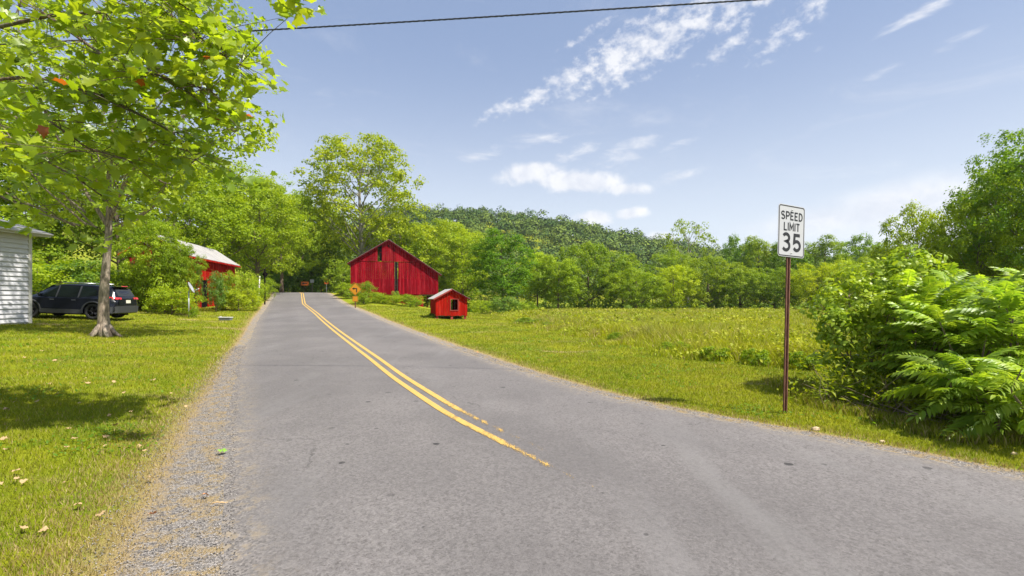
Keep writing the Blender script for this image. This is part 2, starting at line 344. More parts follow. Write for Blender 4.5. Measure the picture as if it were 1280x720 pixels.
def ridge(x):
    return np.interp(x, [-400,-220,-120,-60,-20,30,70,105,150,200,300,500], [64,64,66,69,69,60,51,42,33,29,24,20])
def h(x, y):
    x = np.asarray(x, float); y = np.asarray(y, float); yc = np.clip(y, -6, 118)
    r = RZ(np.clip(y, -20, 300)); R = RX(yc); L = LX(yc)
    tr = np.clip((x-R)*.9, 0, None); tl = np.clip((L-x)*.9, 0, None)
    f = -.012*np.clip(y-10, 0, 90)
    s = np.clip(tr/19, 0, 1); s = s*s*(3-2*s)
    z = r*(1-s)+f*s
    z = z - .05*np.clip(tr/1.0, 0, 1)*np.clip(1-(y-30)/20, 0, 1)
    z = z + .062*np.clip(tl-.5, 0, 12) + .03*np.clip(tl-12.5, 0, 40)
    d = np.clip((y-190)/190, 0, 1); d = d*d*(3-2*d)          # the wooded ridge behind
    z = z*(1-d) + (ridge(x*1.0)*.88)*d
    # gentle unevenness off the road
    w = np.clip(np.maximum(tr, tl)/2.5, 0, 1)
    z = z + w*.035*(np.sin(x*1.3+y*.4)*np.cos(y*1.1-x*.3)+.5*np.sin(x*2.9-y*1.7))
    return z
def H(x, y): return float(h(x, y))
def at(px, D): return ((px-640)/FPX*D, D)
def gp(px, D, dz=0):
    x, y = at(px, D); return (x, y, H(x, y)+dz)
def ztop(py, D): return EYE+(HZ-py)*D/FPX
def tri(n): return n
def offroad(x, y):
    yc = np.clip(y, -6, 118); return np.maximum(x-RX(yc), LX(yc)-x)*.9
XB = lambda y: np.interp(y, [10.2,11,13,17,22,28,34,50,80,95], [14,7.4,5.2,3.7,2.4,.9,-.1,-1.5,-4,-6])   # left edge of the unmown meadow
def shoulder(x, y):
    left = (LX(np.clip(y,-6,118))-x) > (x-RX(np.clip(y,-6,118)))
    return np.where(left, np.interp(y, [0,7,10,14,30,60], [.50,.36,.26,.22,.28,.3]), np.interp(y, [0,7,12,30], [.14,.20,.30,.30]))

def build_ground():
    def axis(a, b, fn):
        v = [a]
        while v[-1] < b: v.append(v[-1]+fn(v[-1]))
        return np.array(v)
    ys = axis(-12, 1400, lambda y: .16 if y < 16 and y > -2 else (.4 if abs(y) < 40 else (1.2 if y < 130 else (6 if y < 420 else 60))))
    xs = axis(-900, 900, lambda x: .2 if -20 < x < 9 else (.7 if -50 < x < 60 else (4 if abs(x) < 160 else (14 if abs(x) < 420 else 60))))
    X, Y = np.meshgrid(xs, ys); x = X.ravel(); y = Y.ravel(); e = offroad(x, y)
    z = h(x, y) - .006 - .05*np.clip((-.6-e)/.4, 0, 1)*(y < 118)
    ny, nx = X.shape; i = np.arange(ny*nx).reshape(ny, nx)
    F = np.stack([i[:-1,:-1], i[:-1,1:], i[1:,1:], i[1:,:-1]], -1).reshape(-1, 4)
    sh = shoulder(x, y)
    bare = np.zeros_like(x)
    for px, D, rx, ry in ((255,26.5,1.9,.6),(300,22.8,2.4,.7),(210,30,5.5,.45),(975,9.5,1.0,.22),(712,15.2,1.4,.22),(650,33.5,2.4,.4),(60,20.4,1.4,.5),(705,18.5,1.2,.2),(620,27,2,.35)):
        cx, cy = at(px, D); q = ((x-cx)/rx)**2+((y-cy)/ry)**2; bare = np.maximum(bare, np.exp(-q*1.1))
    me = npmesh('ground', np.stack([x, y, z], 1), F, True, {'edge': np.clip(e/sh, -3, 60), 'bare': bare})
    tag(link('ground', me, None, M['ground']), kind='structure')
    # asphalt
    yr = np.concatenate([np.arange(-6, 20, .2), np.arange(20, 118, .5)]); us = np.linspace(0, 1, 25)
    L = LX(yr)[:, None]; R = RX(yr)[:, None]; X = L+(R-L)*us[None]; Y = np.repeat(yr[:, None], 25, 1)
    rn = np.random.default_rng(3); jl = np.convolve(rn.normal(0, .05, len(yr)+4), np.ones(5)/2.2, 'valid'); jr = np.convolve(rn.normal(0, .045, len(yr)+4), np.ones(5)/2.2, 'valid')
    X[:, 0] += jl; X[:, -1] += jr
    wd = (R-L)*.9; ins = np.minimum(us[None]*wd, (1-us[None])*wd)
    Z = h(X, Y)+.004+.03*np.clip(1-np.abs(us[None]*2-1)**2, 0, 1)
    X[:, 0] -= .14; X[:, -1] += .08
    Z[:, 0] = h(X[:, 0], Y[:, 0])-.02; Z[:, -1] = h(X[:, -1], Y[:, -1])-.02
    i = np.arange(X.size).reshape(X.shape); F = np.stack([i[:-1,:-1], i[:-1,1:], i[1:,1:], i[1:,:-1]], -1).reshape(-1, 4)
    me = npmesh('road', np.stack([X.ravel(), Y.ravel(), Z.ravel()], 1), F, True, {'inset': ins.ravel(), 'lane': np.repeat(us[None], len(yr), 0).ravel()})
    tag(link('road', me, None, M['asphalt']), kind='structure')
    # double yellow line, worn away towards the near end
    V = []; F = []; wear = []; side = []
    yy = np.concatenate([np.arange(3.4, 20, .1), np.arange(20, 112, .4)])
    def zr(x, y):
        L = LX(y); R = RX(y); u = (x-L)/(R-L); return h(x, y)+.004+.03*np.clip(1-np.abs(u*2-1)**2, 0, 1)+.006
    for off, w0 in ((-.115, -.04), (.115, .05)):
        b = len(V); n = 5
        for k, y in enumerate(yy):
            sl = (CX(y+.2)-CX(y-.2))/.4; nx, ny = 1/math.hypot(1, sl), -sl/math.hypot(1, sl)
            wr = float(np.interp(y, [3.6, 4.3, 5.0, 5.6, 6.6, 7.5, 12], [1.15, .82, .62, .48, .38, .2, .05]))+w0*float(np.interp(y, [5, 8, 12], [3, 1.5, 0]))
            for j in range(n):
                q = off+(j/(n-1)-.5)*.108; x_ = float(CX(y))+nx*q; y_ = float(y)+ny*q
                V.append((x_, y_, float(zr(x_, y_)))); wear.append(wr); side.append(abs(j/(n-1)-.5)*2)
            if k:
                for j in range(n-1): F.append((b+(k-1)*n+j, b+(k-1)*n+j+1, b+k*n+j+1, b+k*n+j))
    me = npmesh('road_marking', np.array(V), np.array(F), False, {'wear': wear, 'side': side})
    tag(link('road_marking', me, None, M['paint']), kind='structure')
build_ground()

# ------------------------------------------------------------------ leaves and crowns
def T_quad(): return np.array([(0,0,0),(.36,.5,.10),(0,1,-.06),(-.36,.5,.10)]), np.array([(0,1,2),(0,2,3)])
def T_oval():
    return np.array([(0,0,0),(.22,.30,.05),(.24,.62,.04),(0,1,-.12),(-.24,.62,.04),(-.22,.30,.05)]), np.array([(0,1,5),(1,2,4),(1,4,5),(2,3,4)])
def T_maple():
    P = [(0,0),(.22,-.04),(.50,.0),(.42,.20),(.64,.46),(.42,.48),(.34,.66),(.17,.66),(0,1.0),(-.17,.66),(-.34,.66),(-.42,.48),(-.64,.46),(-.42,.20),(-.50,.0),(-.22,-.04)]
    V = [(x, y, .10*abs(x)-.16*y*y) for x, y in P]+[(0, .32, .02)]; n = len(P)
    return np.array(V), np.array([(i, (i+1) % n, n) for i in range(n)])
def T_star():
    P = [(0,0),(.46,.05),(.56,.52),(.20,.55),(0,1),(-.20,.55),(-.56,.52),(-.46,.05)]
    return np.array([(x, y, .12*abs(x)-.12*y*y) for x, y in P]), np.array([(0,1,2),(0,2,3),(0,3,4),(0,4,5),(0,5,6),(0,6,7)])
def scatter(tpl, C, Nrm, S, rng):
    """one leaf at each C, facing Nrm, size S"""
    V, F = tpl; n = len(C); Nrm = Nrm/np.linalg.norm(Nrm, axis=1, keepdims=True)
    r = rng.normal(size=(n, 3)); r[:, 2] -= .45; t = r-(r*Nrm).sum(1, keepdims=True)*Nrm; t /= np.linalg.norm(t, axis=1, keepdims=True)
    b = np.cross(t, Nrm)
    P = C[:, None]+S[:, None, None]*(V[None, :, 0:1]*b[:, None]+V[None, :, 1:2]*t[:, None]+V[None, :, 2:3]*Nrm[:, None])
    k = len(V); FF = F[None]+(np.arange(n)*k)[:, None, None]
    return P.reshape(-1, 3), FF.reshape(-1, F.shape[1])
def lobes_of(rng, n, Wd, zc, hz, r0=.42, flat=.8, up=.25):
    L = [((0, 0, zc), (Wd*.30, Wd*.30, hz*.55))]
    for k in range(n):
        ph = k*2.39996+rng.uniform(-.4, .4); cz = 1-2*(k+.5)/n; cz = cz*.92
        rr = math.sqrt(1-cz*cz)*rng.uniform(.62, .80)
        w = Wd/2*(1-up*max(0, cz))
        c = (math.cos(ph)*rr*w, math.sin(ph)*rr*w, zc+cz*hz*rng.uniform(.66, .84))
        s = Wd/2*r0*rng.uniform(.72, 1.2); L.append((c, (s, s, s*flat)))
    return L
def clumps_of(rng, lobes, per, jit=.14):
    C = []; O = []; R = []
    for c, r in lobes:
        m = max(3, int(per*rng.uniform(.8, 1.2))); d = rng.normal(size=(m, 3)); d[:, 2] += .30; d /= np.linalg.norm(d, axis=1, keepdims=True)
        rad = rng.uniform(.62, 1.12, m)
        C.append(np.array(c)+d*np.array(r)*rad[:, None]); O.append(d); R.append(np.full(m, np.mean(r)))
    return np.concatenate(C), np.concatenate(O), np.concatenate(R)
def leaf_mesh(name, rng, lobes, per, leaves, size, cr, tpl, fall=.0):
    C, O, R = clumps_of(rng, lobes, per); m = len(C)
    n = m*leaves; idx = np.repeat(np.arange(m), leaves)
    d = rng.normal(size=(n, 3)); d /= np.linalg.norm(d, axis=1, keepdims=True); rad = rng.uniform(.1, 1, n)**.6
    off = d*rad[:, None]*np.array((cr, cr, cr*.6))*rng.uniform(.6, 1.3, m)[idx][:, None]
    P = C[idx]+off; P[:, 2] -= fall*rad
    Nr = O[idx]*.5+d*.5+rng.normal(size=(n, 3))*.42; Nr[:, 2] += .55
    V, F = scatter(tpl, P, Nr, size*rng.uniform(.6, 1.35, n), rng)
    return npmesh(name, V, F), C
def wood_mesh(name, rng, Ht, r0, lobes, C, zfork, lean=(0, 0), twigs=60, flare=1.5, tr=.02, seg=7):
    mb = MB(); top = max(c[2] for c, r in lobes)
    pts = []; rad = []; n = 9; ph = rng.uniform(0, 6)
    for i in range(n+1):
        f = i/n; z = f*top*.92; wob = .02*Ht*math.sin(f*5+ph)*f
        pts.append((lean[0]*f+wob, lean[1]*f+wob*.6, z)); rad.append(r0*(1-f)**.75+.03*r0/.3*.3+(r0*(flare-1)*max(0, 1-f*14)))
    mb.tube(pts, rad, 9)
    def tp(z):
        f = min(1, z/(top*.92)); wob = .02*Ht*math.sin(f*5+ph)*f; return Vector((lean[0]*f+wob, lean[1]*f+wob*.6, z))
    for c, r in lobes[1:]:
        c = Vector(c); dist = math.hypot(c.x, c.y); zs = max(zfork*rng.uniform(.85, 1.1), min(c.z-dist*rng.uniform(.7, 1.1), top*.8)); a = tp(zs)
        mid = a.lerp(c, .5)+Vector((0, 0, -.10*dist)); mid += Vector(rng.normal(size=3)*.04*dist)
        rr = max(tr*1.8, r0*.34*(1-zs/top)**.5)
        P = [a.lerp(mid, t)*(1-t)+mid.lerp(c, t)*t for t in (0, .2, .4, .6, .8, 1)]
        mb.tube(P, [rr*(1-.75*k/5) for k in range(6)], 5, False)
        q = np.linalg.norm(C-np.array(c), axis=1).argsort()[:max(2, twigs//max(1, len(lobes)))]
        for j in q:
            e = Vector(C[j]); mb.tube([c, c.lerp(e, .5)+Vector((0, 0, .05*(e-c).length)), e], [tr, tr*.7, tr*.4], 3, False)
    return mb.mesh(name)
def make_tree(name, seed, Ht, Wd, nl=13, per=20, leaves=26, size=.34, cr=.8, trunk_r=.28, cz=.54, chz=.47, tpl=None, leafm='leaf_far', barkm='bark', zfork=.28, r0=.42, tr=.03, up=.25, flat=.8):
    rng = np.random.default_rng(seed)
    lob = lobes_of(rng, nl, Wd, Ht*cz, Ht*chz, r0, flat, up)
    cm, C = leaf_mesh('crown', rng, lob, per, leaves, size, cr, tpl or T_quad())
    tm = wood_mesh('trunk', rng, Ht, trunk_r, lob, C, Ht*zfork, tr=tr)
    cm.materials.append(M[leafm]); tm.materials.append(M[barkm])
    return dict(name=name, H=Ht, W=Wd, crown=cm, trunk=tm)
PROTO = {
 'round':   make_tree('round_tree', 11, 15, 13, 17, 26, 44, .28, .80, .26, r0=.40),
 'broad':   make_tree('broad_tree', 12, 13, 15, 19, 24, 44, .28, .85, .28, .52, .48, zfork=.15, r0=.36),
 'tall':    make_tree('tall_tree', 13, 20, 12, 22, 22, 42, .29, .85, .30, .53, .47, r0=.36),
 'open':    make_tree('open_tree', 14, 26, 20, 38, 17, 34, .34, .95, .42, .62, .40, barkm='bark_pale', zfork=.25, r0=.26, tr=.06, up=.35),
 'airy':    make_tree('airy_tree', 15, 20, 15, 24, 8, 14, .40, .85, .30, .68, .32, barkm='bark_pale', r0=.24, tr=.05, zfork=.4),
 'near':    make_tree('near_tree', 16, 16, 13, 18, 34, 40, .22, .75, .28, .56, .46, leafm='leaf_mid', zfork=.2, r0=.40),
 'near2':   make_tree('near_tree', 17, 18, 12, 20, 30, 40, .24, .75, .30, .55, .46, leafm='leaf_mid', zfork=.2, r0=.36),
 'fine':    make_tree('fine_tree', 18, 9, 8, 20, 22, 34, .15, .42, .13, .62, .36, leafm='leaf_mid', zfork=.2, r0=.30, tr=.02),
 'shrub':   make_tree('shrub', 19, 2.6, 3.2, 11, 18, 26, .11, .30, .05, .48, .50, leafm='leaf_mid', zfork=.05, r0=.42, tr=.012),
 'shrub2':  make_tree('shrub', 20, 3.0, 3.0, 14, 16, 26, .10, .26, .05, .5, .50, leafm='leaf_gloss', zfork=.05, r0=.34, tr=.012),
 'weeds':   make_tree('weed_clump', 21, 1.0, 1.8, 10, 14, 16, .09, .14, .02, .45, .50, tpl=T_quad(), leafm='leaf_mid', zfork=.02, r0=.34, tr=.008),
}
CNT = {}
def place(kind, px, D, top, wpx, label, cat='tree', group=None, tint=(1,1,1), rz=None, name=None, thick=None, sink=0, x=None, y=None):
    p = PROTO[kind]
    if x is None: x, y = at(px, D)
    z = H(x, y)-sink
    if top is not None and cat == 'tree' and 60 < D < 100 and 600 < px < 1120: top -= 1; v = (.88, 1.05, 1.22, .96, 1.14)[int(px) % 5]; tint = (tint[0]*v*(1.06 if v > 1 else .94), tint[1]*v, tint[2])
    Ht = (ztop(top, D)-z)*(1.02 if cat == 'tree' and D < 90 and px > 600 else 1) if top is not None else thick; Wd = wpx*D/FPX
    rz = random.uniform(0, 6.28) if rz is None else rz
    name = name or {'tree': 'deciduous_tree', 'shrub': 'shrub', 'weeds': 'weed_clump'}.get(cat, 'shrub')
    r = empty(name, (x, y, z), rz); s = Ht/p['H']; w = Wd/p['W']; r.scale = (w, w*random.uniform(.92, 1.05), s)
    tag(r, label, cat, group)
    a = link('trunk' if cat == 'tree' else 'stem', p['trunk'], r); b = link('crown' if cat == 'tree' else 'foliage', p['crown'], r)
    b.color = (*tint, 1); return r
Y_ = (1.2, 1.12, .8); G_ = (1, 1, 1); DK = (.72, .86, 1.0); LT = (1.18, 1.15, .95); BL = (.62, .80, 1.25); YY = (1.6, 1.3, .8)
def build_trees():
    P = place
    # wood along the left, behind the lawn, from the frame edge to the crest of the road
    P('near', -60, 36, 60, 220, 'tall green tree behind the car and grey house, at the left edge', tint=G_)
    P('near2', 60, 38, 130, 190, 'leafy tree behind the parked black car, left of the lawn maple', tint=LT)
    P('near', 150, 40, 140, 200, 'green tree rising right behind the lawn maple trunk', tint=G_)
    P('near2', 215, 48, 165, 170, 'bright tree standing above the ridge of the red outbuilding', tint=LT)
    P('near', 262, 56, 188, 150, 'yellow green tree behind the right half of the red outbuilding', tint=LT)
    P('near2', 322, 62, 208, 120, 'dense lime green tree at the left road side just before the crest', tint=Y_)
    P('near', 352, 74, 222, 96, 'tall dense tree just left of the road crest, behind the lime green one', tint=LT)
    P('round', 305, 84, 215, 110, 'tree in the back row of the wood left of the crest', tint=G_)
    P('tall', 388, 92, 240, 90, 'dark shaded tree closing the view beyond the road crest', tint=LT)
    P('tall', 366, 98, 228, 90, 'pale green tree behind the orange arrow sign', tint=LT)
    P('round', 412, 96, 262, 80, 'rounded tree above the small chevron sign', tint=G_)
    P('shrub', 372, 88, 322, 60, 'dark shrub on the far side of the bend beneath the arrow sign', 'shrub', tint=DK)
    P('shrub', 402, 90, 316, 66, 'shrub behind the grey back of the square sign past the crest', 'shrub', tint=DK)
    P('shrub', 428, 76, 322, 44, 'green shrub between the chevron sign and the big barn', 'shrub', tint=G_)
    P('shrub', 345, 84, 318, 60, 'shaded shrub at the left lip of the road crest', 'shrub', tint=DK)
    P('open', 452, 82, 160, 170, 'tallest tree, open crowned with pale trunks, rising behind the big barn', tint=(1.25,1.12,.85), rz=.6)
    P('round', 500, 88, 262, 110, 'yellow green tree directly behind the barn roof peak', tint=Y_)
    P('broad', 545, 92, 268, 110, 'yellow green tree behind the right roof slope of the barn', tint=Y_)
    P('tall', 578, 84, 278, 80, 'slim pale tree right of the barn, behind the little shed', tint=LT)
    P('tall', 566, 110, 266, 90, 'tree in the back row between barn and dark dense tree', tint=G_)
    # far edge of the meadow
    P('tall', 628, 70, 284, 88, 'dark dense tree with drooping boughs just right of the little shed', tint=(.62,.82,.8))
    P('round', 672, 82, 312, 62, 'silvery pale tree filling the gap right of the dark dense tree', tint=(1.1,1.15,1.3))
    P('broad', 735, 86, 301, 96, 'broad rounded green tree, tallest of the middle meadow edge', tint=(1.0,1.02,.8))
    P('round', 698, 80, 318, 66, 'low round crowned tree left of the broad tallest one', tint=LT)
    P('round', 778, 88, 318, 70, 'medium green tree with high shoulder right of the broad tallest one', tint=G_)
    P('broad', 795, 80, 334, 74, 'low yellow green tree standing forward at the meadow edge', tint=LT)
    P('tall', 838, 96, 308, 70, 'narrow tree at the foot of the wooded ridge slope', tint=G_)
    P('broad', 842, 82, 330, 70, 'spreading green tree under the airy tree, left one', tint=LT)
    P('airy', 860, 118, 267, 74, 'tall airy tree with see-through crown poking above the tree line', tint=(.95,.95,.9))
    P('broad', 885, 84, 318, 78, 'spreading green tree under the airy tree, right one', tint=Y_)
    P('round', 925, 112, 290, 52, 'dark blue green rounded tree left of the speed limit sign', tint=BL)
    P('tall', 950, 100, 288, 54, 'upright tree immediately left of the speed limit plate', tint=G_)
    P('broad', 925, 84, 334, 76, 'lower light tree in front of the dark blue green one', tint=LT)
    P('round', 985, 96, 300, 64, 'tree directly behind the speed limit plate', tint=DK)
    P('broad', 968, 80, 332, 70, 'low bushy tree at the meadow edge behind the sign post', tint=G_)
    P('tall', 1030, 98, 290, 66, 'upright tree just right of the speed limit plate', tint=G_)
    P('round', 1075, 104, 290, 72, 'back row tree between speed limit plate and feathery tree', tint=DK)
    P('broad', 1022, 74, 326, 78, 'yellow green spreading tree between sign post and broadleaf shrub', tint=Y_)
    P('round', 1062, 70, 322, 66, 'round bushy tree right of the yellow green spreading one', tint=LT)
    P('tall', 1110, 84, 300, 70, 'tree glimpsed behind the feathery yellow tree', tint=G_)
    P('fine', 1146, 30, 250, 100, 'feathery yellow green tree standing above the roadside thicket', tint=Y_, rz=1)
    P('fine', 1222, 26, 232, 120, 'light green tree in front of the tall dark one at the right', tint=LT, rz=2)
    P('near', 1288, 30, 165, 150, 'tall dark green tree at the right edge of the frame', tint=DK, rz=.4)
    P('near2', 1258, 27, 196, 130, 'dense leafy tree leaning over the right thicket, left of the tall dark one', tint=G_, rz=1.3)
    P('near', 1330, 24, 150, 190, 'dark dense tree cut by the right frame edge', tint=DK, rz=2.4)
    P('fine', 1090, 40, 318, 80, 'low yellow green tree behind the top of the roadside thicket', tint=Y_)
    P('round', 1190, 60, 296, 110, 'broad green tree in the second row behind the right thicket', tint=G_)
    # shrubs
    S = lambda *a, **k: place(*a, cat='shrub', **k)
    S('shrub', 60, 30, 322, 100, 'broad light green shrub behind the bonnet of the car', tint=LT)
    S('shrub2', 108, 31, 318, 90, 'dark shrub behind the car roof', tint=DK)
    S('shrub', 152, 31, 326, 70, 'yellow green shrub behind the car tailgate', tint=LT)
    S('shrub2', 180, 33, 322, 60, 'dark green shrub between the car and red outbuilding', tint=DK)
    S('shrub', 20, 31, 300, 100, 'tall shrub behind the corner of the grey house', tint=G_)
    S('shrub', 205, 31, 312, 60, 'vine covered bush hiding the gable of the red outbuilding', tint=LT)
    P('fine', 190, 31, 262, 92, 'small leafy tree hiding the gable of the red outbuilding', tint=LT, rz=2.2)
    P('fine', 222, 31.3, 296, 66, 'thin leafy sapling in front of the red outbuilding, left of the dish', tint=G_, rz=.7)
    S('shrub', 226, 31.5, 310, 30, 'tall vine mass climbing the red outbuilding left of the dish', tint=G_)
    S('shrub', 215, 29.5, 356, 62, 'low pale weeds and brush behind the satellite dish', tint=(1.3,1.2,.95))
    S('shrub2', 246, 33, 322, 15, 'slim vine growing up the outbuilding wall', tint=DK)
    S('shrub2', 270, 34, 334, 26, 'dark green bush standing against the open doorway of the outbuilding', tint=DK)
    S('shrub', 282, 36, 336, 34, 'light bush at the far corner of the outbuilding', tint=LT)
    S('shrub', 308, 42, 338, 44, 'pale willowy bush beside the white pole', tint=(1.3,1.25,1.1))
    S('shrub', 298, 36, 360, 52, 'low pale scrub at the lawn edge right of the metal tray', tint=(1.5,1.3,1.0))
    S('shrub', 330, 52, 346, 34, 'green bank shrub between dark post and road', tint=G_)
    S('shrub', 455, 47, 350, 30, 'small bush behind the post of the turn sign', tint=G_)
    S('shrub', 434, 56, 352, 30, 'shrub on the bank left of the turn sign', tint=LT)
    S('shrub', 466, 50, 364, 40, 'leafy bush in front of the left end of the barn', tint=LT)
    S('shrub', 490, 50, 368, 40, 'second leafy bush along the foot of the barn, left of the sapling', tint=Y_)
    S('shrub2', 494, 54, 362, 14, 'sapling pressed against the middle of the barn wall', tint=LT)
    S('shrub', 513, 49, 367, 34, 'light bush along the foot of the barn left of the open corner', tint=LT)
    S('shrub2', 520, 51, 374, 14, 'dark green bush by the post of the barn opening', tint=DK)
    S('shrub', 538, 66, 362, 30, 'bush seen through the open corner under the barn', tint=G_)
    S('shrub2', 630, 58, 368, 44, 'rounded dark shrub at the foot of the dark dense tree', tint=DK)
    S('shrub', 655, 62, 376, 34, 'low green shrub right of the rounded dark shrub', tint=LT)
    S('shrub', 600, 62, 374, 30, 'low bright shrub just right of the little shed', tint=Y_)
    S('shrub2', 878, 76, 380, 12, 'pale sapling at the far side of the meadow', tint=(1.3,1.3,1.6))
    S('shrub2', 785, 72, 380, 12, 'pale grey green bush at the far edge of the meadow', tint=(1.3,1.3,1.6))
    for px, D, top, w, lab in ((668,30,398,70,'dark weed strip at the left tip of the unmown meadow'),(695,27,403,50,'weed clump second from the left tip of the meadow'),(722,24,409,44,'weed clump on the mown edge left of the round one'),
        (768,18.5,416,26,'round dark weed clump standing at the mown edge'),(845,15,428,46,'brownish weed clump right of the round dark clump'),(895,13.2,434,44,'tall weeds at the mown edge left of the sign post'),(945,12.2,436,40,'weed clump just left of the sign post'),
        (1005,11.5,440,50,'weed clump just right of the sign post'),(790,36,400,60,'low weed patch in the middle of the meadow'),(880,26,412,60,'green weed patch in the meadow left of the sign'),(740,48,392,60,'dark weed patch far back in the meadow'),(815,22,418,30,'low leafy weeds in the meadow right of the round dark clump'),(915,19,420,36,'bushy weeds in the meadow just left of the sign post'),(960,30,403,44,'dull weed patch behind the sign post'),(700,38,397,40,'dark weeds behind the left tip of the meadow'),(828,58,388,50,'far weed patch near the meadow edge trees'),(858,12.3,455,8,'single small weed on the mown grass'),(242,27.8,384,12,'grass tuft round the foot of the dish pole')):
        place('weeds', px, D, top-1, w*.95, lab, 'weeds', tint=(.95,1.0,.85))
build_trees()

# ------------------------------------------------------------------ far wooded ridge (one mass of crowns)
def build_ridge():
    rng = np.random.default_rng(5); tplV, tplF = T_quad(); Cs = []; Ns = []; Ss = []
    n = 0
    for k in range(3300):
        y = rng.uniform(205, 400); x = rng.uniform(-110, 340)
        if rng.random() > 1.0: continue
        z = float(h(x, y)); R = rng.uniform(2.6, 5.4)*(.85 if y > 370 else 1); hh = rng.uniform(5, 11)+(rng.uniform(1, 5) if rng.random() < .2 else 0)
        m = 70; d = rng.normal(size=(m, 3)); d[:, 2] = np.abs(d[:, 2])*.9+.1; d[:, 1] -= .35; d /= np.linalg.norm(d, axis=1, keepdims=True)
        C = np.array((x, y, z+hh-R))+d*R*rng.uniform(.7, 1.08, (m, 1))*np.array((1, 1, rng.uniform(.9, 1.4)))
        Cs.append(C); Ns.append(d+rng.normal(size=(m, 3))*.35+np.array((0, 0, .3))); Ss.append(R*.34*rng.uniform(.6, 1.3, m)); n += 1
    V, F = scatter((tplV, tplF), np.concatenate(Cs), np.concatenate(Ns), np.concatenate(Ss), rng)
    kk = np.repeat(np.clip(rng.normal(.45, .33, n), 0, 1), 70*4)
    me = npmesh('ridge_forest', V, F, False, {'crown_tone': kk})
    m, t, b = mat('ridge_leaves'); tone = attr(t, 'crown_tone')
    c = mixc(t, tone, (.050, .105, .014), (.17, .23, .020)); g = geo(t); c = mixc(t, g.outputs['Random Per Island'], mixc(t, .3, c, (.03, .06, .015)), c)
    t.links.new(c, b.inputs['Base Color']); b.inputs['Roughness'].default_value = .7; b.inputs['Specular IOR Level'].default_value = .2
    o = link('ridge_forest', me, None, m); tag(o, 'dense wood covering the far ridge behind the meadow trees', 'forest', kind='stuff')
build_ridge()

# ------------------------------------------------------------------ grass
def blades(name, m, n, r0, r1, hgt, wid, keep, dryf, lean=.5, pw=1.0, seed=1, angs=(-62, 56), seg2=False):
    rng = np.random.default_rng(seed)
    r = r0*(r1/r0)**(rng.uniform(0, 1, n)**pw); a = np.radians(rng.uniform(angs[0], angs[1], n)); x = r*np.sin(a); y = r*np.cos(a)
    k = keep(x, y, rng); x, y, r = x[k], y[k], r[k]; n = len(x); z = h(x, y)-.01
    hh = hgt(x, y, r)*rng.uniform(.5, 1.35, n); ww = wid(r)*rng.uniform(.6, 1.4, n); ph = rng.uniform(0, 6.283, n); dr = rng.uniform(0, 6.283, n); ln = rng.uniform(.1, 1, n)*lean
    cx, cy = np.cos(ph)*ww/2, np.sin(ph)*ww/2; tx, ty = np.cos(dr)*ln*hh, np.sin(dr)*ln*hh
    if seg2:
        V = np.stack([np.stack([x-cx, y-cy, z], 1), np.stack([x+cx, y+cy, z], 1), np.stack([x+cx*.8+tx*.35, y+cy*.8+ty*.35, z+hh*.55], 1), np.stack([x-cx*.8+tx*.35, y-cy*.8+ty*.35, z+hh*.55], 1), np.stack([x+tx, y+ty, z+hh], 1)], 1)
        F = (np.array([(0,1,2),(0,2,3),(3,2,4)])[None]+(np.arange(n)*5)[:, None, None]).reshape(-1, 3); q = 5
    else:
        V = np.stack([np.stack([x-cx, y-cy, z], 1), np.stack([x+cx, y+cy, z], 1), np.stack([x+tx, y+ty, z+hh], 1)], 1)
        F = (np.array([(0,1,2)])[None]+(np.arange(n)*3)[:, None, None]).reshape(-1, 3); q = 3
    dry = np.repeat(np.clip(dryf(x, y, rng), 0, 1), q)
    return link(name, npmesh(name, V.reshape(-1, 3), F, False, {'dry': dry}), None, m)
def keep_lawn(x, y, rng):
    e = offroad(x, y)/shoulder(x, y); tall = (x > XB(y)) & (y > 10.6)
    prob = np.clip((e-.95)/1.0, 0, 1); return (rng.uniform(size=len(x)) < prob) & ~tall & (y > 1.6)
def dry_lawn(x, y, rng):
    e = offroad(x, y)/shoulder(x, y); n = len(x)
    base = np.where(rng.uniform(size=n) < .10, .8, 0); edge = (rng.uniform(size=n) < np.clip(1.25-(e-1)/1.8, 0, 1))*.9
    return np.maximum(base, edge)
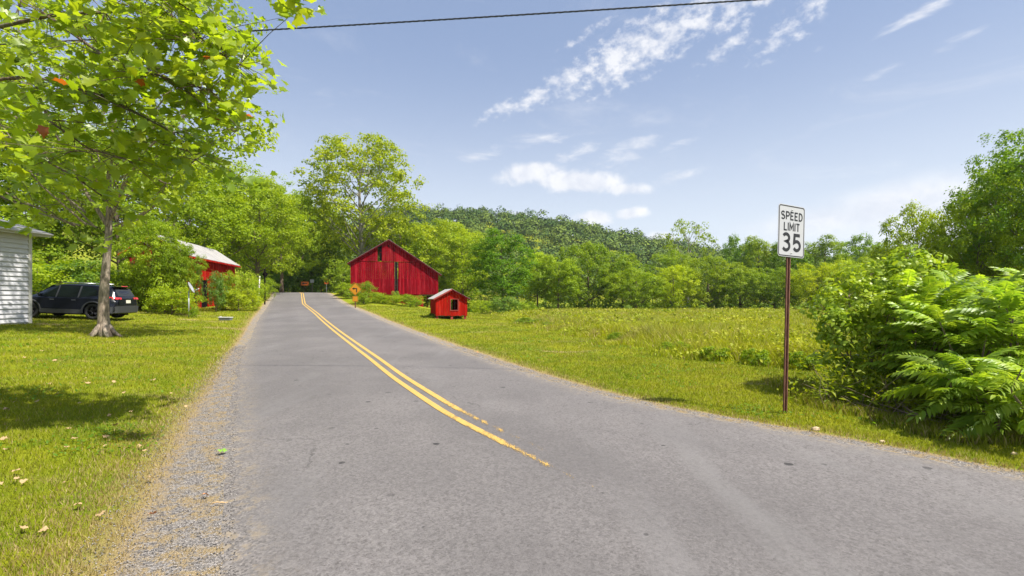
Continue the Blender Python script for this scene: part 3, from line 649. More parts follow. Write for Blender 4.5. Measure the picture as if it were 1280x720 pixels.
def build_grass():
    o = blades('lawn_grass', M['blade'], 800000, 2.2, 48, lambda x, y, r: .024+.008*np.sqrt(r), lambda r: .0035+.0010*r, keep_lawn, dry_lawn, .75, 1.0, 2)
    tag(o, 'short mown green grass on both sides of the road', 'grass', kind='stuff')
    def keep_t(x, y, rng): return (x > XB(y)+.35*np.sin(y*1.7)+.25*np.sin(y*4.1+x)+rng.normal(0, .3, len(x))) & (y > 10.6) & (y < 88+rng.normal(0, 1, len(x)))
    o = blades('meadow_grass', M['tall'], 420000, 11, 100, lambda x, y, r: np.clip((x-XB(y)+.6)/2.4, .3, 1)*(.40+.10*np.sin(x*.7+y*.35)*np.cos(y*.5)+.07*np.sin(x*2.1)*np.sin(y*1.7+x)+.003*r), lambda r: .007+.0012*r, keep_t,
               lambda x, y, rng: (rng.uniform(size=len(x)) < (.12+.22*(np.sin(x*.35)*np.cos(y*.21) > .25)))*.85, 1.0, .85, 4, (-8, 56), True)
    tag(o, 'tall unmown yellow green meadow grass in the field', 'grass', kind='stuff')
    # leafy forbs among the meadow grass, and the shaded undergrowth below the meadow trees and the left wood
    rng = np.random.default_rng(17); n = 90000; r = 11*(92/11)**(rng.uniform(0, 1, n)**.8); a = np.radians(rng.uniform(-8, 56, n)); x = r*np.sin(a); y = r*np.cos(a); k = keep_t(x, y, rng)
    cl = (np.sin(x*1.9+np.sin(y*1.3)*2)+np.sin(y*2.3+x*.7)+np.sin(x*.31-y*.53)*1.4); k &= cl+rng.normal(0, .6, n) > .3; x, y, r, cl = x[k], y[k], r[k], cl[k]; n = len(x)
    z = h(x, y)+rng.uniform(.1, 1, n)*(.38+.16*cl+.002*r)*np.clip((x-XB(y)+.6)/2.0, .3, 1); Nn = rng.normal(size=(n, 3))*.6+np.array((0, 0, .7))
    V, F = scatter(T_quad(), np.stack([x, y, z], 1), Nn, (.045+.0032*r)*rng.uniform(.6, 1.5, n), rng)
    o = link('meadow_herbs', npmesh('meadow_herbs', V, F, False, {'dry': np.zeros(len(V))}), None, M['tall']); tag(o, 'leafy herbs growing among the meadow grass', 'weeds', kind='stuff')
    n = 46000; m1 = n*2//3; x = np.concatenate([rng.uniform(-14, 95, m1), rng.uniform(-62, -27, n-m1)]); f = rng.uniform(0, 1, n)
    y = np.where(np.arange(n) < m1, 84+f*16+3*np.sin(x*.3), 33+f*16+(-25-x)*.25); hz_ = (1.4+1.1*np.sin(x*.9+np.sin(x*.37)*2)*np.cos(y*.6)+.5*np.sin(x*2.3))*np.where(np.arange(n) < m1, 1, 1.2)
    ok = (offroad(x, y) > 3.5); x, y, hz_ = x[ok], y[ok], hz_[ok]; n = len(x)
    z = h(x, y)+rng.uniform(0, 1, n)*np.maximum(.3, hz_)+.05
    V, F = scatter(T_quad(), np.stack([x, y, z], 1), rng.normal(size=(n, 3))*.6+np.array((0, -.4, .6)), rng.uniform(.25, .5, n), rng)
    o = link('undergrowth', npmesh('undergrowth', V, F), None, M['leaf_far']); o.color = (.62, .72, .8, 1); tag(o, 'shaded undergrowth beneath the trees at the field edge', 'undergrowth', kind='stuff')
    n = 60000; r = 2.4*(24/2.4)**rng.uniform(0, 1, n); a = np.radians(rng.uniform(-60, 56, n)); x = r*np.sin(a); y = r*np.cos(a)
    cl = np.sin(x*2.3+np.sin(y*3.1))+np.sin(y*2.9+x*1.7)+np.sin(x*.9-y*1.3); k = keep_lawn(x, y, rng) & (cl+rng.normal(0, .35, n) > 1.15) & (offroad(x, y) > .6); x, y, r = x[k], y[k], r[k]; n = len(x)
    V, F = scatter(T_oval(), np.stack([x, y, h(x, y)+rng.uniform(.02, .05, n)], 1), rng.normal(size=(n, 3))*.35+np.array((0, 0, 1)), (.014+.0032*r)*rng.uniform(.6, 1.5, n), rng)
    o = link('clover', npmesh('clover', V, F), None, M['leaf_mid']); o.color = (.62, .8, .9, 1); tag(o, 'patches of clover and plantain in the mown lawn', 'clover', kind='stuff')
    # rank grass at house foot, pole bases and along the thicket
    def near(pts, w):
        def k(x, y, rng):
            ok = np.zeros(len(x), bool)
            for (ax, ay), (bx, by) in pts:
                dx, dy = bx-ax, by-ay; t = np.clip(((x-ax)*dx+(y-ay)*dy)/(dx*dx+dy*dy), 0, 1); ok |= np.hypot(x-ax-t*dx, y-ay-t*dy) < w*rng.uniform(.3, 1, len(x))
            return ok
        return k
    o = blades('rank_grass', M['blade'], 900000, 4, 24, lambda x, y, r: .11+0*r, lambda r: .006+.0012*r,
               near([((-19.8, 11), (-19.8, 20.6)), ((-19.6,20.2),(-17.6,20.4)), ((4.9, 7.6), (5.5, 5.9)), ((5.4,6.0),(8.5, 4.9)), ((4.95,7.3),(5.4,9.5))], .42), lambda x, y, rng: (rng.uniform(size=len(x)) < .3)*.8, .7, 1, 9, (-62, 62), True)
    tag(o, 'rank untrimmed grass at the foot of the house and thicket', 'grass', kind='stuff')
    # loose stones of the shoulder
    rng = np.random.default_rng(8); n = 16000
    y = 1.8*(16/1.8)**rng.uniform(0, 1, n); sh = rng.uniform(-.25, 1, n)**1
    x = LX(y)-sh*.75*np.interp(y, [0, 8, 16], [1.15, 1, .4]); rt = rng.uniform(size=n) < .22; x = np.where(rt, RX(y)+sh*.28, x); s = rng.uniform(.002, .008, n)*(.7+y*.07)
    Vt = np.array([(1,0,0),(-1,0,0),(0,1,0),(0,-1,0),(0,0,.7),(0,0,-.5)]); Ft = np.array([(0,2,4),(2,1,4),(1,3,4),(3,0,4),(2,0,5),(1,2,5),(3,1,5),(0,3,5)])
    z = h(x, y)+.004
    V, F = scatter((Vt*rng.uniform(.7, 1.2, (6, 3)), Ft), np.stack([x, y, z], 1), rng.normal(size=(n, 3))*.3+np.array((0, 0, 1)), s, rng)
    m, t, b = mat('shoulder_stone'); r = geo(t).outputs['Random Per Island']; t.links.new(mixc(t, r, (.08, .072, .066), (.36, .33, .30)), b.inputs['Base Color']); b.inputs['Roughness'].default_value = .9
    tag(link('gravel', npmesh('gravel', V, F), None, m), 'loose grey gravel along the edge of the asphalt', 'gravel', kind='stuff')
build_grass()

# ------------------------------------------------------------------ fallen leaves and litter on lawn and shoulder
def build_litter():
    V, F = T_maple(); base = []
    for k in range(3):
        rng = np.random.default_rng(40+k); U = V.copy(); U[:, 2] = rng.normal(0, .10, len(U))+.25*np.abs(U[:, 0])*rng.uniform(.3, 1.4)+.12*U[:, 1]; base.append(npmesh('fallen_leaf', U, F, True))
    m1 = plain('dry_leaf', (.40, .27, .13), .8, var=.2, vs=4); m2 = plain('rusty_leaf', (.50, .20, .07), .8, var=.2, vs=4)
    for b in base: b.materials.append(m1)
    pts = [(15,487),(8,515),(50,489),(110,482),(70,496),(155,493),(20,505),(4,516),(98,508),(47,505),(88,540),(94,552),(135,524),(133,552),(145,536),(165,517),(178,500),(214,495),(232,512),(205,528),(3,555),(6,567),(84,564),(130,563),(178,561),(180,568),(18,594),(84,607),(30,606),(20,605),(102,637),(125,652),(190,603),(142,430),(32,449),(67,452),(107,475),(227,430),(160,415),(52,440),(192,478),(140,480),(62,482),(2,612),(60,668),(30,668)]
    rng = random.Random(3)
    for i, (px, py) in enumerate(pts):
        D = 5
        for _ in range(40): D = (EYE-H(*at(px, D)))*FPX/(py-HZ)
        x, y = at(px, D); o = link('fallen_leaf', base[i % 3]); o.location = (x, y, H(x, y)+.045); s = rng.uniform(.035, .06)+(.02 if y > 8 else 0)
        o.scale = (s, s, s); o.rotation_euler = (rng.uniform(-.5, .5), rng.uniform(-.5, .5), rng.uniform(0, 6.28))
        tag(o, 'dry tan fallen leaf lying in the mown grass left of the road', 'leaf', 'fallen leaves on the lawn')
    rb = base[0].copy(); rb.materials.clear(); rb.materials.append(m2)
    for px, py, lab in ((260,623,'rust coloured leaf on the gravel shoulder'),(192,646,'curled orange leaf where the lawn meets the gravel'),(597,442,'small rusty leaf on the right hand verge')):
        D = (EYE)*FPX/(py-HZ); x, y = at(px, D); o = link('fallen_leaf', rb); o.location = (x, y, H(x, y)+.03); o.scale = (.045,)*3; o.rotation_euler = (.4, .2, px); tag(o, lab, 'leaf')
    gb = base[1].copy(); gb.materials.clear(); gb.materials.append(plain('fresh_leaf', (.16, .30, .03), .6))
    D = EYE*FPX/(568-HZ); x, y = at(280, D); o = link('green_leaf', gb); o.location = (x, y, H(x, y)+.03); o.scale = (.085,)*3; o.rotation_euler = (.2, .1, 1.2); tag(o, 'fresh green leaf lying on the gravel beside the asphalt', 'leaf')
    D = EYE*FPX/(632-HZ); x, y = at(274, D); mb = MB(); mb.tube([(-.06,0,.01),(-.02,.008,.016),(.03,.0,.014),(.06,.01,.01)], [.004,.005,.004,.002], 5); mb.tube([(.0,.0,.014),(.03,.02,.018)], [.003,.001], 4)
    o = mb.build('twig', plain('straw_twig', (.62, .42, .2), .9)); o.location = (x, y, H(x, y)+.01); o.rotation_euler = (0,0,.1); tag(o, 'broken tan twig lying on the gravel shoulder', 'twig')
    # bark flakes / stones by the sign post and verge
    for px, py, s, lab in ((1020,541,.065,'tan stone on the asphalt edge right of the sign post'),(1103,556,.035,'small tan clod at the asphalt edge before the thicket'),(1268,568,.04,'pale leaf litter lump in the grass at the right frame edge')):
        D = (EYE+.05)*FPX/(py-HZ); x, y = at(px, D); mb = MB(); V = []; r = random.Random(px)
        for a in range(3):
            for k in range(7): 
                th = k/7*6.283; q = (1, .8, .35)[a]*r.uniform(.8, 1.15); V.append((math.cos(th)*s*q, math.sin(th)*s*.55*q, (0, .4, .6)[a]*s*r.uniform(.8, 1.1)))
        Fz = [(a*7+k, a*7+(k+1) % 7, (a+1)*7+(k+1) % 7, (a+1)*7+k) for a in range(2) for k in range(7)]+[tuple(range(14, 21))]
        mb.add(V, Fz); o = mb.build('stone', plain('tan_clod', (.55, .42, .25), .9)); o.location = (x, y, H(x, y)+.002); tag(o, lab, 'stone')
build_litter()

# ------------------------------------------------------------------ big barn
def board_wall(mb, x0, x1, zlo, zhi, y, w=.24, th=.03, seed=0, gaps=()):
    """vertical boards from x0 to x1 in the plane y; zlo(x), zhi(x) give the ends"""
    r = random.Random(seed); x = x0
    while x < x1-.02:
        ww = min(w*r.uniform(.82, 1.2), x1-x); a, b = x+.004, x+ww-.004
        if any(a < g1 and b > g0 for g0, g1 in gaps): x += ww; continue
        d = r.uniform(0, .018); za, zb = zlo(a)+r.uniform(0, .03), zlo(b)
        mb.prism([(a, y-d, za), (b, y-d, zb+.0), (b, y-d, zhi(b)), (a, y-d, zhi(a))], (0, th, 0)); x += ww
    return mb
def build_barn():
    x0, x1, y0, y1 = -19.9, -9.25, 60.0, 74.0; xp = -15.4; zp = 8.75; zl = 5.95; zr = 4.70
    root = empty('barn', (x0, y0, 0)); root.location = (0, 0, 0); barn_root = root
    tag(root, 'large red timber barn with board gable front below the road', 'barn')
    base = lambda x: H(x, y0)-.3
    def roofz(x): return zl+(zp-zl)*(x-x0)/(xp-x0) if x < xp else zp+(zr-zp)*(x-xp)/(x1-xp)
    seam = 6.12; low = 2.05
    # upper gable boards (slightly proud), main wall, lower wall
    mb = MB(); ga = (-16.5, -16.22); 
    board_wall(mb, x0+.35, x1-2.25, lambda x: seam, lambda x: roofz(x)-.06, y0-.05, seed=1, gaps=(ga,)); 
    r = mb.build('gable_boards', M['barn'], root); r['kind'] = 'stuff'
    mb = MB(); gb = (-14.62, -14.36)
    board_wall(mb, x0, x1, lambda x: low-.0, lambda x: min(seam-.01, roofz(x)-.06), y0, seed=2, gaps=(gb,))
    r = mb.build('wall_boards', M['barn'], root); r['kind'] = 'stuff'
    mb = MB(); board_wall(mb, x0+.6, -11.3, base, lambda x: low-.01, y0+.12, seed=3); r = mb.build('basement_boards', M['barn'], root); r['kind'] = 'stuff'
    # the two ventilation gaps: dark inside with cross rails
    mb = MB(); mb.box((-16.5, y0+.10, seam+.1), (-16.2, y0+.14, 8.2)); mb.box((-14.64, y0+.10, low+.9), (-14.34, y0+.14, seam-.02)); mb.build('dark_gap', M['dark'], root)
    for z, xa in ((7.25, -16.5), (5.0, -14.64), (3.85, -14.64), (3.2, -14.64), (2.9, -14.64)):
        MB().box((xa, y0+.03, z-.05), (xa+.3, y0+.09, z+.05)).build('cross_rail', M['rake'], root)
    for xa, xb in ((-14.635, -14.61), (-14.37, -14.345)): MB().box((xa, y0-.035, low+.2), (xb, y0+.09, seam-.03)).build('gap_edge', M['oldwood'], root)
    MB().tube([(-15.4, y0-.09, 8.05), (-15.4, y0-.055, 8.05)], .11, 10).build('owl_hole', M['dark'], root)
    MB().tube([(-14.75, y0-.09, 7.5), (-14.75, y0-.055, 7.5)], .09, 10).build('owl_hole', M['dark'], root)
    # side and back walls, basement piers
    mb = MB(); mb.box((x0, y0+.12, base(x0)), (x0+.05, y1, zl-.1)); mb.box((x1-.05, y0+.05, low), (x1, y1, zr-.1)); mb.box((x0+.05, y1-.05, low), (x1-.05, y1, zr-.2))
    mb.build('side_wall', M['barn'], root)
    MB().box((x0+.05, y0+.15, low-.12), (x1-.05, y1-.1, low-.02)).build('barn_floor', M['oldwood'], root)
    for xx, yy in ((-11.35, y0+.1), (x1-.25, y0+4.2), (x1-.25, y0+8.5), (x1-.25, y1-.3)): MB().box((xx, yy, H(xx, yy)-.2), (xx+.22, yy+.22, low-.13)).build('post', M['barn'], root)
    mb = MB(); board_wall(mb, 0, 8.4, lambda x: 0, lambda x: 1, 0, seed=4)
    # inner basement wall set back behind the open corner
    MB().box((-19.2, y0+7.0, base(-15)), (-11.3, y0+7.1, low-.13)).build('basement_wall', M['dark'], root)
    # roof: two planes with thickness and standing seams
    rf = empty('roof'); rf.parent = root
    for (xa, za, xb, zb) in ((x0-.35, zl-.22, xp, zp+.02), (xp, zp+.02, x1+.38, zr-.24)):
        pl = MB().prism([(xa, y0-.32, za), (xb, y0-.32, zb), (xb, y0-.32, zb+.09), (xa, y0-.32, za+.09)], (0, y1-y0+.6, 0)).build('roof_plane', M['tin'], rf)
        MB().prism([(xa, y0-.35, za-.10), (xb, y0-.35, zb-.10), (xb, y0-.35, zb+.10), (xa, y0-.35, za+.10)], (0, .028, 0)).build('rake_board', M['rake'], rf)
        mb = MB(); n = 22
        for k in range(n):
            yy = y0-.3+(y1-y0+.5)*k/(n-1); mb.prism([(xa, yy, za+.092), (xb, yy, zb+.092), (xb, yy, zb+.125), (xa, yy, za+.125)], (0, .03, 0))
        mb.build('roof_seams', M['tin'], rf)['kind'] = 'stuff'
    a = D2R(15); pv = Vector((-14.5, 60, 0)); root.rotation_euler.z = a; root.location = pv-Matrix.Rotation(a, 3, 'Z') @ pv
build_barn()

# ------------------------------------------------------------------ little shed
def build_little_shed():
    D = 31.0; cx = -3.90; w = 2.06; dp = 2.5; yaw = D2R(17)
    g = H(cx, D)
    root = empty('small_shed', (cx, D, g), yaw)
    tag(root, 'little red gabled shed on posts with one dark window, on the grass slope', 'shed')
    zf = .25; ze = 1.40; zp = 1.93; x0, x1 = -w/2, w/2
    def rz(x): return zp-(zp-ze)*abs(x)/(w/2)
    # front boards around the window (local y=0 is the front)
    r = random.Random(5); n = 11; bw = w/n; wx0, wx1, wz0, wz1 = -.06, .40, .62, 1.31
    for k in range(n):
        a, b = x0+k*bw+.004, x0+(k+1)*bw-.004; d = r.uniform(0, .012); zb = zf+r.uniform(-.02, .03)
        segs = [(zb, None)] if not (a < wx1 and b > wx0) else [(zb, wz0), (wz1, None)]
        for lo, hi in segs:
            mb = MB(); top = [(b, -d, hi), (a, -d, hi)] if hi else ([(b, -d, rz(b)), (0, -d, zp), (a, -d, rz(a))] if a < 0 < b else [(b, -d, rz(b)), (a, -d, rz(a))])
            mb.prism([(a, -d, lo), (b, -d, lo)]+top, (0, .025, 0)); mb.build('board', M['shedred'], root)
    for sx in (x0+.0, x1-.025):
        m = 11
        for k in range(m):
            a, b = .03+dp*k/m, .03+dp*(k+1)/m-.008
            MB().box((sx+r.uniform(-.006, .006), a, zf+r.uniform(-.02, .02)), (sx+.025, b, ze-.03)).build('board', M['shedred'], root)
    for a, b, c, d in ((x0+.03, -.2, zf, zp-.45), (.5, x1-.03, zf, ze)): MB().box((a, dp, c), (b, dp+.03, d)).build('back_wall', M['shedred'], root)
    MB().box((x0+.03, .03, zf-.02), (x1-.03, dp, zf+.03)).build('floor', M['oldwood'], root)
    fr = empty('window'); fr.parent = root
    for n_, a, b in (('frame', (wx0-.05, -.035, wz0-.05), (wx1+.05, .0, wz0+.0)), ('frame', (wx0-.05, -.035, wz1), (wx1+.05, .0, wz1+.04)), ('frame', (wx0-.05, -.035, wz0), (wx0, .0, wz1)), ('frame', (wx1, -.035, wz0), (wx1+.05, .0, wz1)), ('mullion', (wx0+.24, -.008, wz0), (wx0+.28, .02, wz1))):
        MB().box(a, b).build(n_, M['redwood'] if n_ == 'frame' else M['dark'], fr)
    for px_ in ((x0+.05, .05), (-.05, .0), (x1-.2, .02), (x0+.05, dp-.2), (x1-.2, dp-.2)):
        gx = cx+px_[0]*math.cos(yaw)-px_[1]*math.sin(yaw); gy = D+px_[0]*math.sin(yaw)+px_[1]*math.cos(yaw)
        MB().box((px_[0], px_[1]+.02, H(gx, gy)-g-.15), (px_[0]+.14, px_[1]+.16, zf-.025)).build('post', M['redwood'], root)
    rf = empty('roof'); rf.parent = root
    for s in (-1, 1):
        xe = s*(w/2+.16); zz = ze-.09
        MB().prism([(0, -.14, zp+.02), (xe, -.14, zz), (xe, -.14, zz+.035), (0, -.14, zp+.055)], (0, dp+.3, 0)).build('roof_plane', M['tinrib'], rf)
        MB().prism([(0, -.165, zp-.04), (xe, -.165, zz-.06), (xe, -.165, zz+.04), (0, -.165, zp+.06)], (0, .022, 0)).build('rake_board', M['rake'] if s > 0 else M['redwood'], rf)
        mb = MB()
        for k in range(13): yy = -.13+(dp+.26)*k/12; mb.prism([(0, yy, zp+.056), (xe, yy, zz+.036), (xe, yy, zz+.05), (0, yy, zp+.07)], (0, .02, 0))
        mb.build('roof_ribs', M['tinrib'], rf)['kind'] = 'stuff'
    place('weeds', 543, 31.2, 391, 20, 'weeds at the left foot of the little red shed', 'weeds', tint=DK)
    place('weeds', 573, 31.8, 394, 12, 'weeds beneath the raised floor of the little red shed', 'weeds', tint=DK)
build_little_shed()

# ------------------------------------------------------------------ overgrown red outbuilding
def build_outbuilding():
    P1 = Vector((-23.1, 33.7)); P2 = Vector((-25.8, 44.7)); L = (P2-P1).length; ang = math.atan2(P2.y-P1.y, P2.x-P1.x)
    g = H(P1.x, P1.y); root = empty('outbuilding', (P1.x, P1.y, g), ang)   # local x along the road-side wall, +y away from the road
    tag(root, 'overgrown red shed with pale tin roof and leaning vines left of the road', 'shed')
    ze = EYE+3.2-g; wd = 3.4; zp = ze+1.15; r = random.Random(9); n = 44
    for k in range(n):
        a = L*k/n; b = L*(k+1)/n-.01
        if 3.2 < a < 4.6: continue
        m = M['shedred']; MB().box((a, r.uniform(-.01, .01), -.3+r.uniform(0, .2)), (b, .03, ze)).build('board', m, root)
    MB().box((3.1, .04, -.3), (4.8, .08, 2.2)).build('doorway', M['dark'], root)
    MB().box((3.1, .0, 2.2), (4.7, .035, ze)).build('board', M['shedred'], root)
    m = 20
    for k in range(m):
        a = wd*k/m; b = wd*(k+1)/m-.01; f = lambda y: zp-(zp-ze)*abs(y-wd/2)/(wd/2)
        MB().prism([(r.uniform(-.01, .01), a, -.3), (0, b, -.3), (0, b, f(b)), (0, a, f(a))], (.03, 0, 0)).build('board', M['barn'], root)
    mb = MB(); mb.box((0, wd-.04, -.3), (L, wd, ze)); mb.prism([(L-.03, 0, -.3), (L-.03, wd, -.3), (L-.03, wd, ze), (L-.03, wd/2, zp), (L-.03, 0, ze)], (.03, 0, 0)); mb.build('back_wall', M['barn'], root)
    rf = empty('roof'); rf.parent = root
    for s in (-1, 1):
        ye = wd/2+s*(wd/2+.35); zz = ze-.25
        k = 14
        for j in range(k):        # sheets of tin
            a = -.35+(L+.7)*j/k; b = -.35+(L+.7)*(j+1)/k-.012; dz = r.uniform(0, .02)
            MB().prism([(a, wd/2, zp+.03+dz), (a, ye, zz+dz), (a, ye, zz+.03+dz), (a, wd/2, zp+.06+dz)], (b-a, 0, 0)).build('roof_sheet', M['rustroof'], rf)
        for xx in (-.375, L+.352):
            MB().prism([(xx, wd/2, zp-.10), (xx, ye, zz-.12), (xx, ye, zz+.02), (xx, wd/2, zp+.04)], (.024, 0, 0)).build('rake_board', M['shedred'], rf)
        MB().box((-.35, min(ye, ye+s*.02), zz-.13), (L+.35, max(ye, ye+s*.02), zz-.003)).build('fascia', M['shedred'], rf)
build_outbuilding()

# ------------------------------------------------------------------ grey sided house at the left edge
def build_house():
    X = -20.08; Ya = 9.0; Yb = 20.0; g = H(X, Yb)-.05; root = empty('house', (X, Yb, 0)); root.location = (0, 0, 0)
    tag(root, 'pale grey clapboard house corner with low roof at the left edge', 'house')
    z0 = g+.12; z1 = 4.22; n = 19; e = (z1-z0)/n
    for k in range(n):
        za = z0+k*e; MB().prism([(X, Ya, za+.012), (X+.050, Ya, za-.002), (X+.052, Ya, za+.014), (X+.006, Ya, za+e-.004), (X, Ya, za+e)], (0, Yb-.11-Ya, 0)).build('siding_board', M['siding'], root)
        MB().prism([(X-7, Yb, za), (X-7, Yb+.028, za), (X-7, Yb+.006, za+e), (X-7, Yb, za+e)], (6.88, 0, 0)).build('siding_board', M['siding'], root)
    MB().box((X-7, Ya, g-.5), (X-.01, Yb-.01, z1)).build('wall', M['siding'], root)
    MB().box((X-7, Ya, g-.5), (X+.005, Yb+.005, z0-.004)).build('foundation', M['concrete'], root)
    mb = MB(); mb.box((X-.02, Yb-.105, z0-.05), (X+.045, Yb+.045, z1)); mb.box((X-.10, Yb-.02, z0-.05), (X-.021, Yb+.045, z1)); mb.build('corner_trim', M['trim'], root)
    rf = empty('roof'); rf.parent = root
    MB().box((X-7.3, Ya-.4, z1+.002), (X+.42, Yb+.42, z1+.03)).build('soffit', M['trim'], rf)
    MB().box((X+.423, Ya-.4, z1-.02), (X+.45, Yb+.45, z1+.15)).build('fascia', M['trim'], rf)
    mb = MB(); mb.tube([(X+.50, Ya-.4, z1+.09), (X+.50, Yb+.45, z1+.09)], .05, 8); mb.build('gutter', M['trim'], rf)
    mb = MB(); mb.prism([(X+.46, Ya-.4, z1+.155), (X-3.4, Ya-.4, z1+1.25), (X-7.3, Ya-.4, z1+.155)], (0, Yb-Ya+.86, 0)); mb.build('roof_plane', M['shingle'], rf)
build_house()

# ------------------------------------------------------------------ signs
M['signwhite'] = plain('sign_white', (.45, .45, .455), .5, 0, .03, 4); M['signblack'] = plain('sign_black', (.012, .012, .014), .5)
M['signback'] = plain('sign_back', (.45, .46, .47), .4, .6, .08); M['orange'] = plain('sign_orange', (.62, .25, .008), .45, 0, .04); M['orange2'] = plain('sign_orange_red', (.62, .13, .008), .45, 0, .04)
def mat_rust():
    m, t, b = mat('rusty_steel'); P = pos(t); f = noise(t, mapping(t, P, sc=(6, 6, 1.2)), 6, 6, .7); g = noise(t, P, 90, 3)
    c = mixc(t, mrange(t, f, .35, .65), (.085, .034, .020), (.22, .10, .06)); c = mixc(t, mrange(t, g, .55, .7, 0, .5), c, (.32, .16, .11))
    t.links.new(c, b.inputs['Base Color']); b.inputs['Roughness'].default_value = .75; b.inputs['Metallic'].default_value = .15; return m
M['rust'] = mat_rust(); M['galv'] = plain('galvanised', (.42, .43, .42), .5, .5)
def rrect(w, hh, r, n=5):
    P = []
    for cx, cz, a0 in ((w/2-r, hh/2-r, 0), (-w/2+r, hh/2-r, 90), (-w/2+r, -hh/2+r, 180), (w/2-r, -hh/2+r, 270)):
        for k in range(n+1): a = D2R(a0+90*k/n); P.append((cx+r*math.cos(a), cz+r*math.sin(a)))
    return P
def ring(mb, outer, inner, y, th):
    n = len(outer); V = [(x, y, z) for x, z in outer]+[(x, y, z) for x, z in inner]+[(x, y+th, z) for x, z in outer]+[(x, y+th, z) for x, z in inner]; F = []
    for i in range(n):
        j = (i+1) % n; F += [(i, j, n+j, n+i), (2*n+i, 3*n+i, 3*n+j, 2*n+j), (i, 2*n+i, 2*n+j, j), (n+i, n+j, 3*n+j, 3*n+i)]
    mb.add(V, F); return mb
def strokes(paths, w, y, th=.0012):
    """flat lettering: each path is a polyline (x,z) drawn w wide, mitred, with butt ends"""
    mb = MB()
    for P in paths:
        P = [Vector(p) for p in P]; n = len(P); Lf = []; Rt = []
        closed = (P[0]-P[-1]).length < 1e-6
        for i, p in enumerate(P):
            a = P[i-1] if i > 0 else (P[-2] if closed else None); b = P[i+1] if i < n-1 else (P[1] if closed else None)
            d1 = (p-a).normalized() if a is not None else None; d2 = (b-p).normalized() if b is not None else None
            if d1 is None: d1 = d2
            if d2 is None: d2 = d1
            n1 = Vector((-d1.y, d1.x)); n2 = Vector((-d2.y, d2.x)); m = (n1+n2).normalized(); k = 1/max(.4, m.dot(n1)); Lf.append(p+m*w/2*k); Rt.append(p-m*w/2*k)
        V = [(q.x, y, q.y) for q in Lf+Rt]+[(q.x, y+th, q.y) for q in Lf+Rt]; F = []
        for i in range(n-1): F += [(i, i+1, n+i+1, n+i), (i, 2*n+i, 2*n+i+1, i+1), (n+i, n+i+1, 3*n+i+1, 3*n+i)]
        F += [(0, n, 3*n, 2*n), (n-1, 3*n-1, 4*n-1, 2*n-1)]
        mb.add(V, F)
    return mb
def arc(cx, cz, rx, rz, a0, a1, n=12): return [(cx+rx*math.cos(D2R(a0+(a1-a0)*k/n)), cz+rz*math.sin(D2R(a0+(a1-a0)*k/n))) for k in range(n+1)]
def glyph(c):
    # unit cell: width ~.62, height 1
    if c == 'S': return [arc(.31, .73, .25, .22, 25, 270, 12)+arc(.31, .27, .27, .24, 90, -150, 12)], .62
    if c == 'P': return [[(.07, 0), (.07, .955), (.32, .955)]+arc(.32, .70, .24, .255, 90, -90, 10)[1:]+[(.07, .445)]], .58
    if c == 'E': return [[(.54, .955), (.07, .955), (.07, .045), (.54, .045)], [(.07, .51), (.46, .51)]], .56
    if c == 'D': return [[(.07, .045), (.07, .955), (.26, .955)]+arc(.26, .5, .32, .455, 90, -90, 12)[1:]+[(.07, .045), (.07, .1)]], .62
    if c == 'L': return [[(.07, 1), (.07, .045), (.52, .045)]], .52
    if c == 'I': return [[(.06, 0), (.06, 1)]], .12
    if c == 'M': return [[(.06, 0), (.06, .95), (.36, .30), (.66, .95), (.66, 0)]], .72
    if c == 'T': return [[(0, .955), (.56, .955)], [(.28, .95), (.28, 0)]], .56
    if c == '3': return [arc(.32, .74, .26, .21, 150, -90, 14)+arc(.32, .28, .29, .25, 90, -150, 14)[1:]], .64
    if c == '5': return [[(.58, .935), (.12, .935), (.09, .50)]+arc(.32, .32, .28, .26, 125, -150, 16)[1:]], .64
def letter_parts(root, text, cx, z, hh, bw, y, gap=.16, sx=1.0, m=None):
    ws = [glyph(c)[1]*sx for c in text]; tot = sum(ws)+gap*(len(text)-1); x = -tot/2
    for c, w in zip(text, ws):
        P, _ = glyph(c); paths = [[(cx+(x+p[0]*sx)*hh, z+p[1]*hh) for p in q] for q in P]
        strokes(paths, bw, y).build('letter', m or M['signblack'], root); x += w+gap
def build_speed_sign():
    bx, by = 3.99, 7.0; g = H(bx, by)
    root = empty('speed_limit_sign', (bx, by, g), D2R(26)); root.rotation_euler = (D2R(0), D2R(1.9), D2R(26))
    tag(root, 'white speed limit 35 sign on a rusty post beside the right road edge', 'sign')
    # U-channel post, open side to the front with lips
    prof = [(-.040, 0), (-.022, 0), (-.014, .030), (.014, .030), (.022, 0), (.040, 0), (.040, .004), (.025, .004), (.017, .034), (-.017, .034), (-.025, .004), (-.040, .004)]
    MB().prism([(x, y, -.35) for x, y in prof], (0, 0, 3.30)).build('post', M['rust'], root)
    zc = 2.66; w, hh = .60, .76
    plate = empty('sign_plate', (0.03, -.012, zc)); plate.parent = root
    pm = MB().prism([(x, 0, z) for x, z in rrect(w, hh, .045)], (0, .004, 0)); pm.build('face', M['signwhite'], plate)
    rg = ring(MB(), rrect(w-.022, hh-.022, .036), rrect(w-.048, hh-.048, .026), -.0022, .002); rg.build('border', M['signblack'], plate)
    k = 'plate'
    letter_parts(plate, 'SPEED', 0, .165, .115, .021, -.0024, .20, 1.15)
    letter_parts(plate, 'LIMIT', 0, .005, .115, .021, -.0024, .20, 1.12)
    letter_parts(plate, '35', 0, -.290, .255, .047, -.0024, .30, 1.02)
    for z in (.312, -.318): MB().tube([(0, -.012, z), (0, .045, z)], .009, 8).build('bolt', M['galv'], plate)
build_speed_sign()
def sign(name, px, D, label, build, base_dz=0, yaw=0):
    x, y = at(px, D); root = empty(name, (x, y, H(x, y)+base_dz), yaw); tag(root, label, 'sign'); build(root); return root
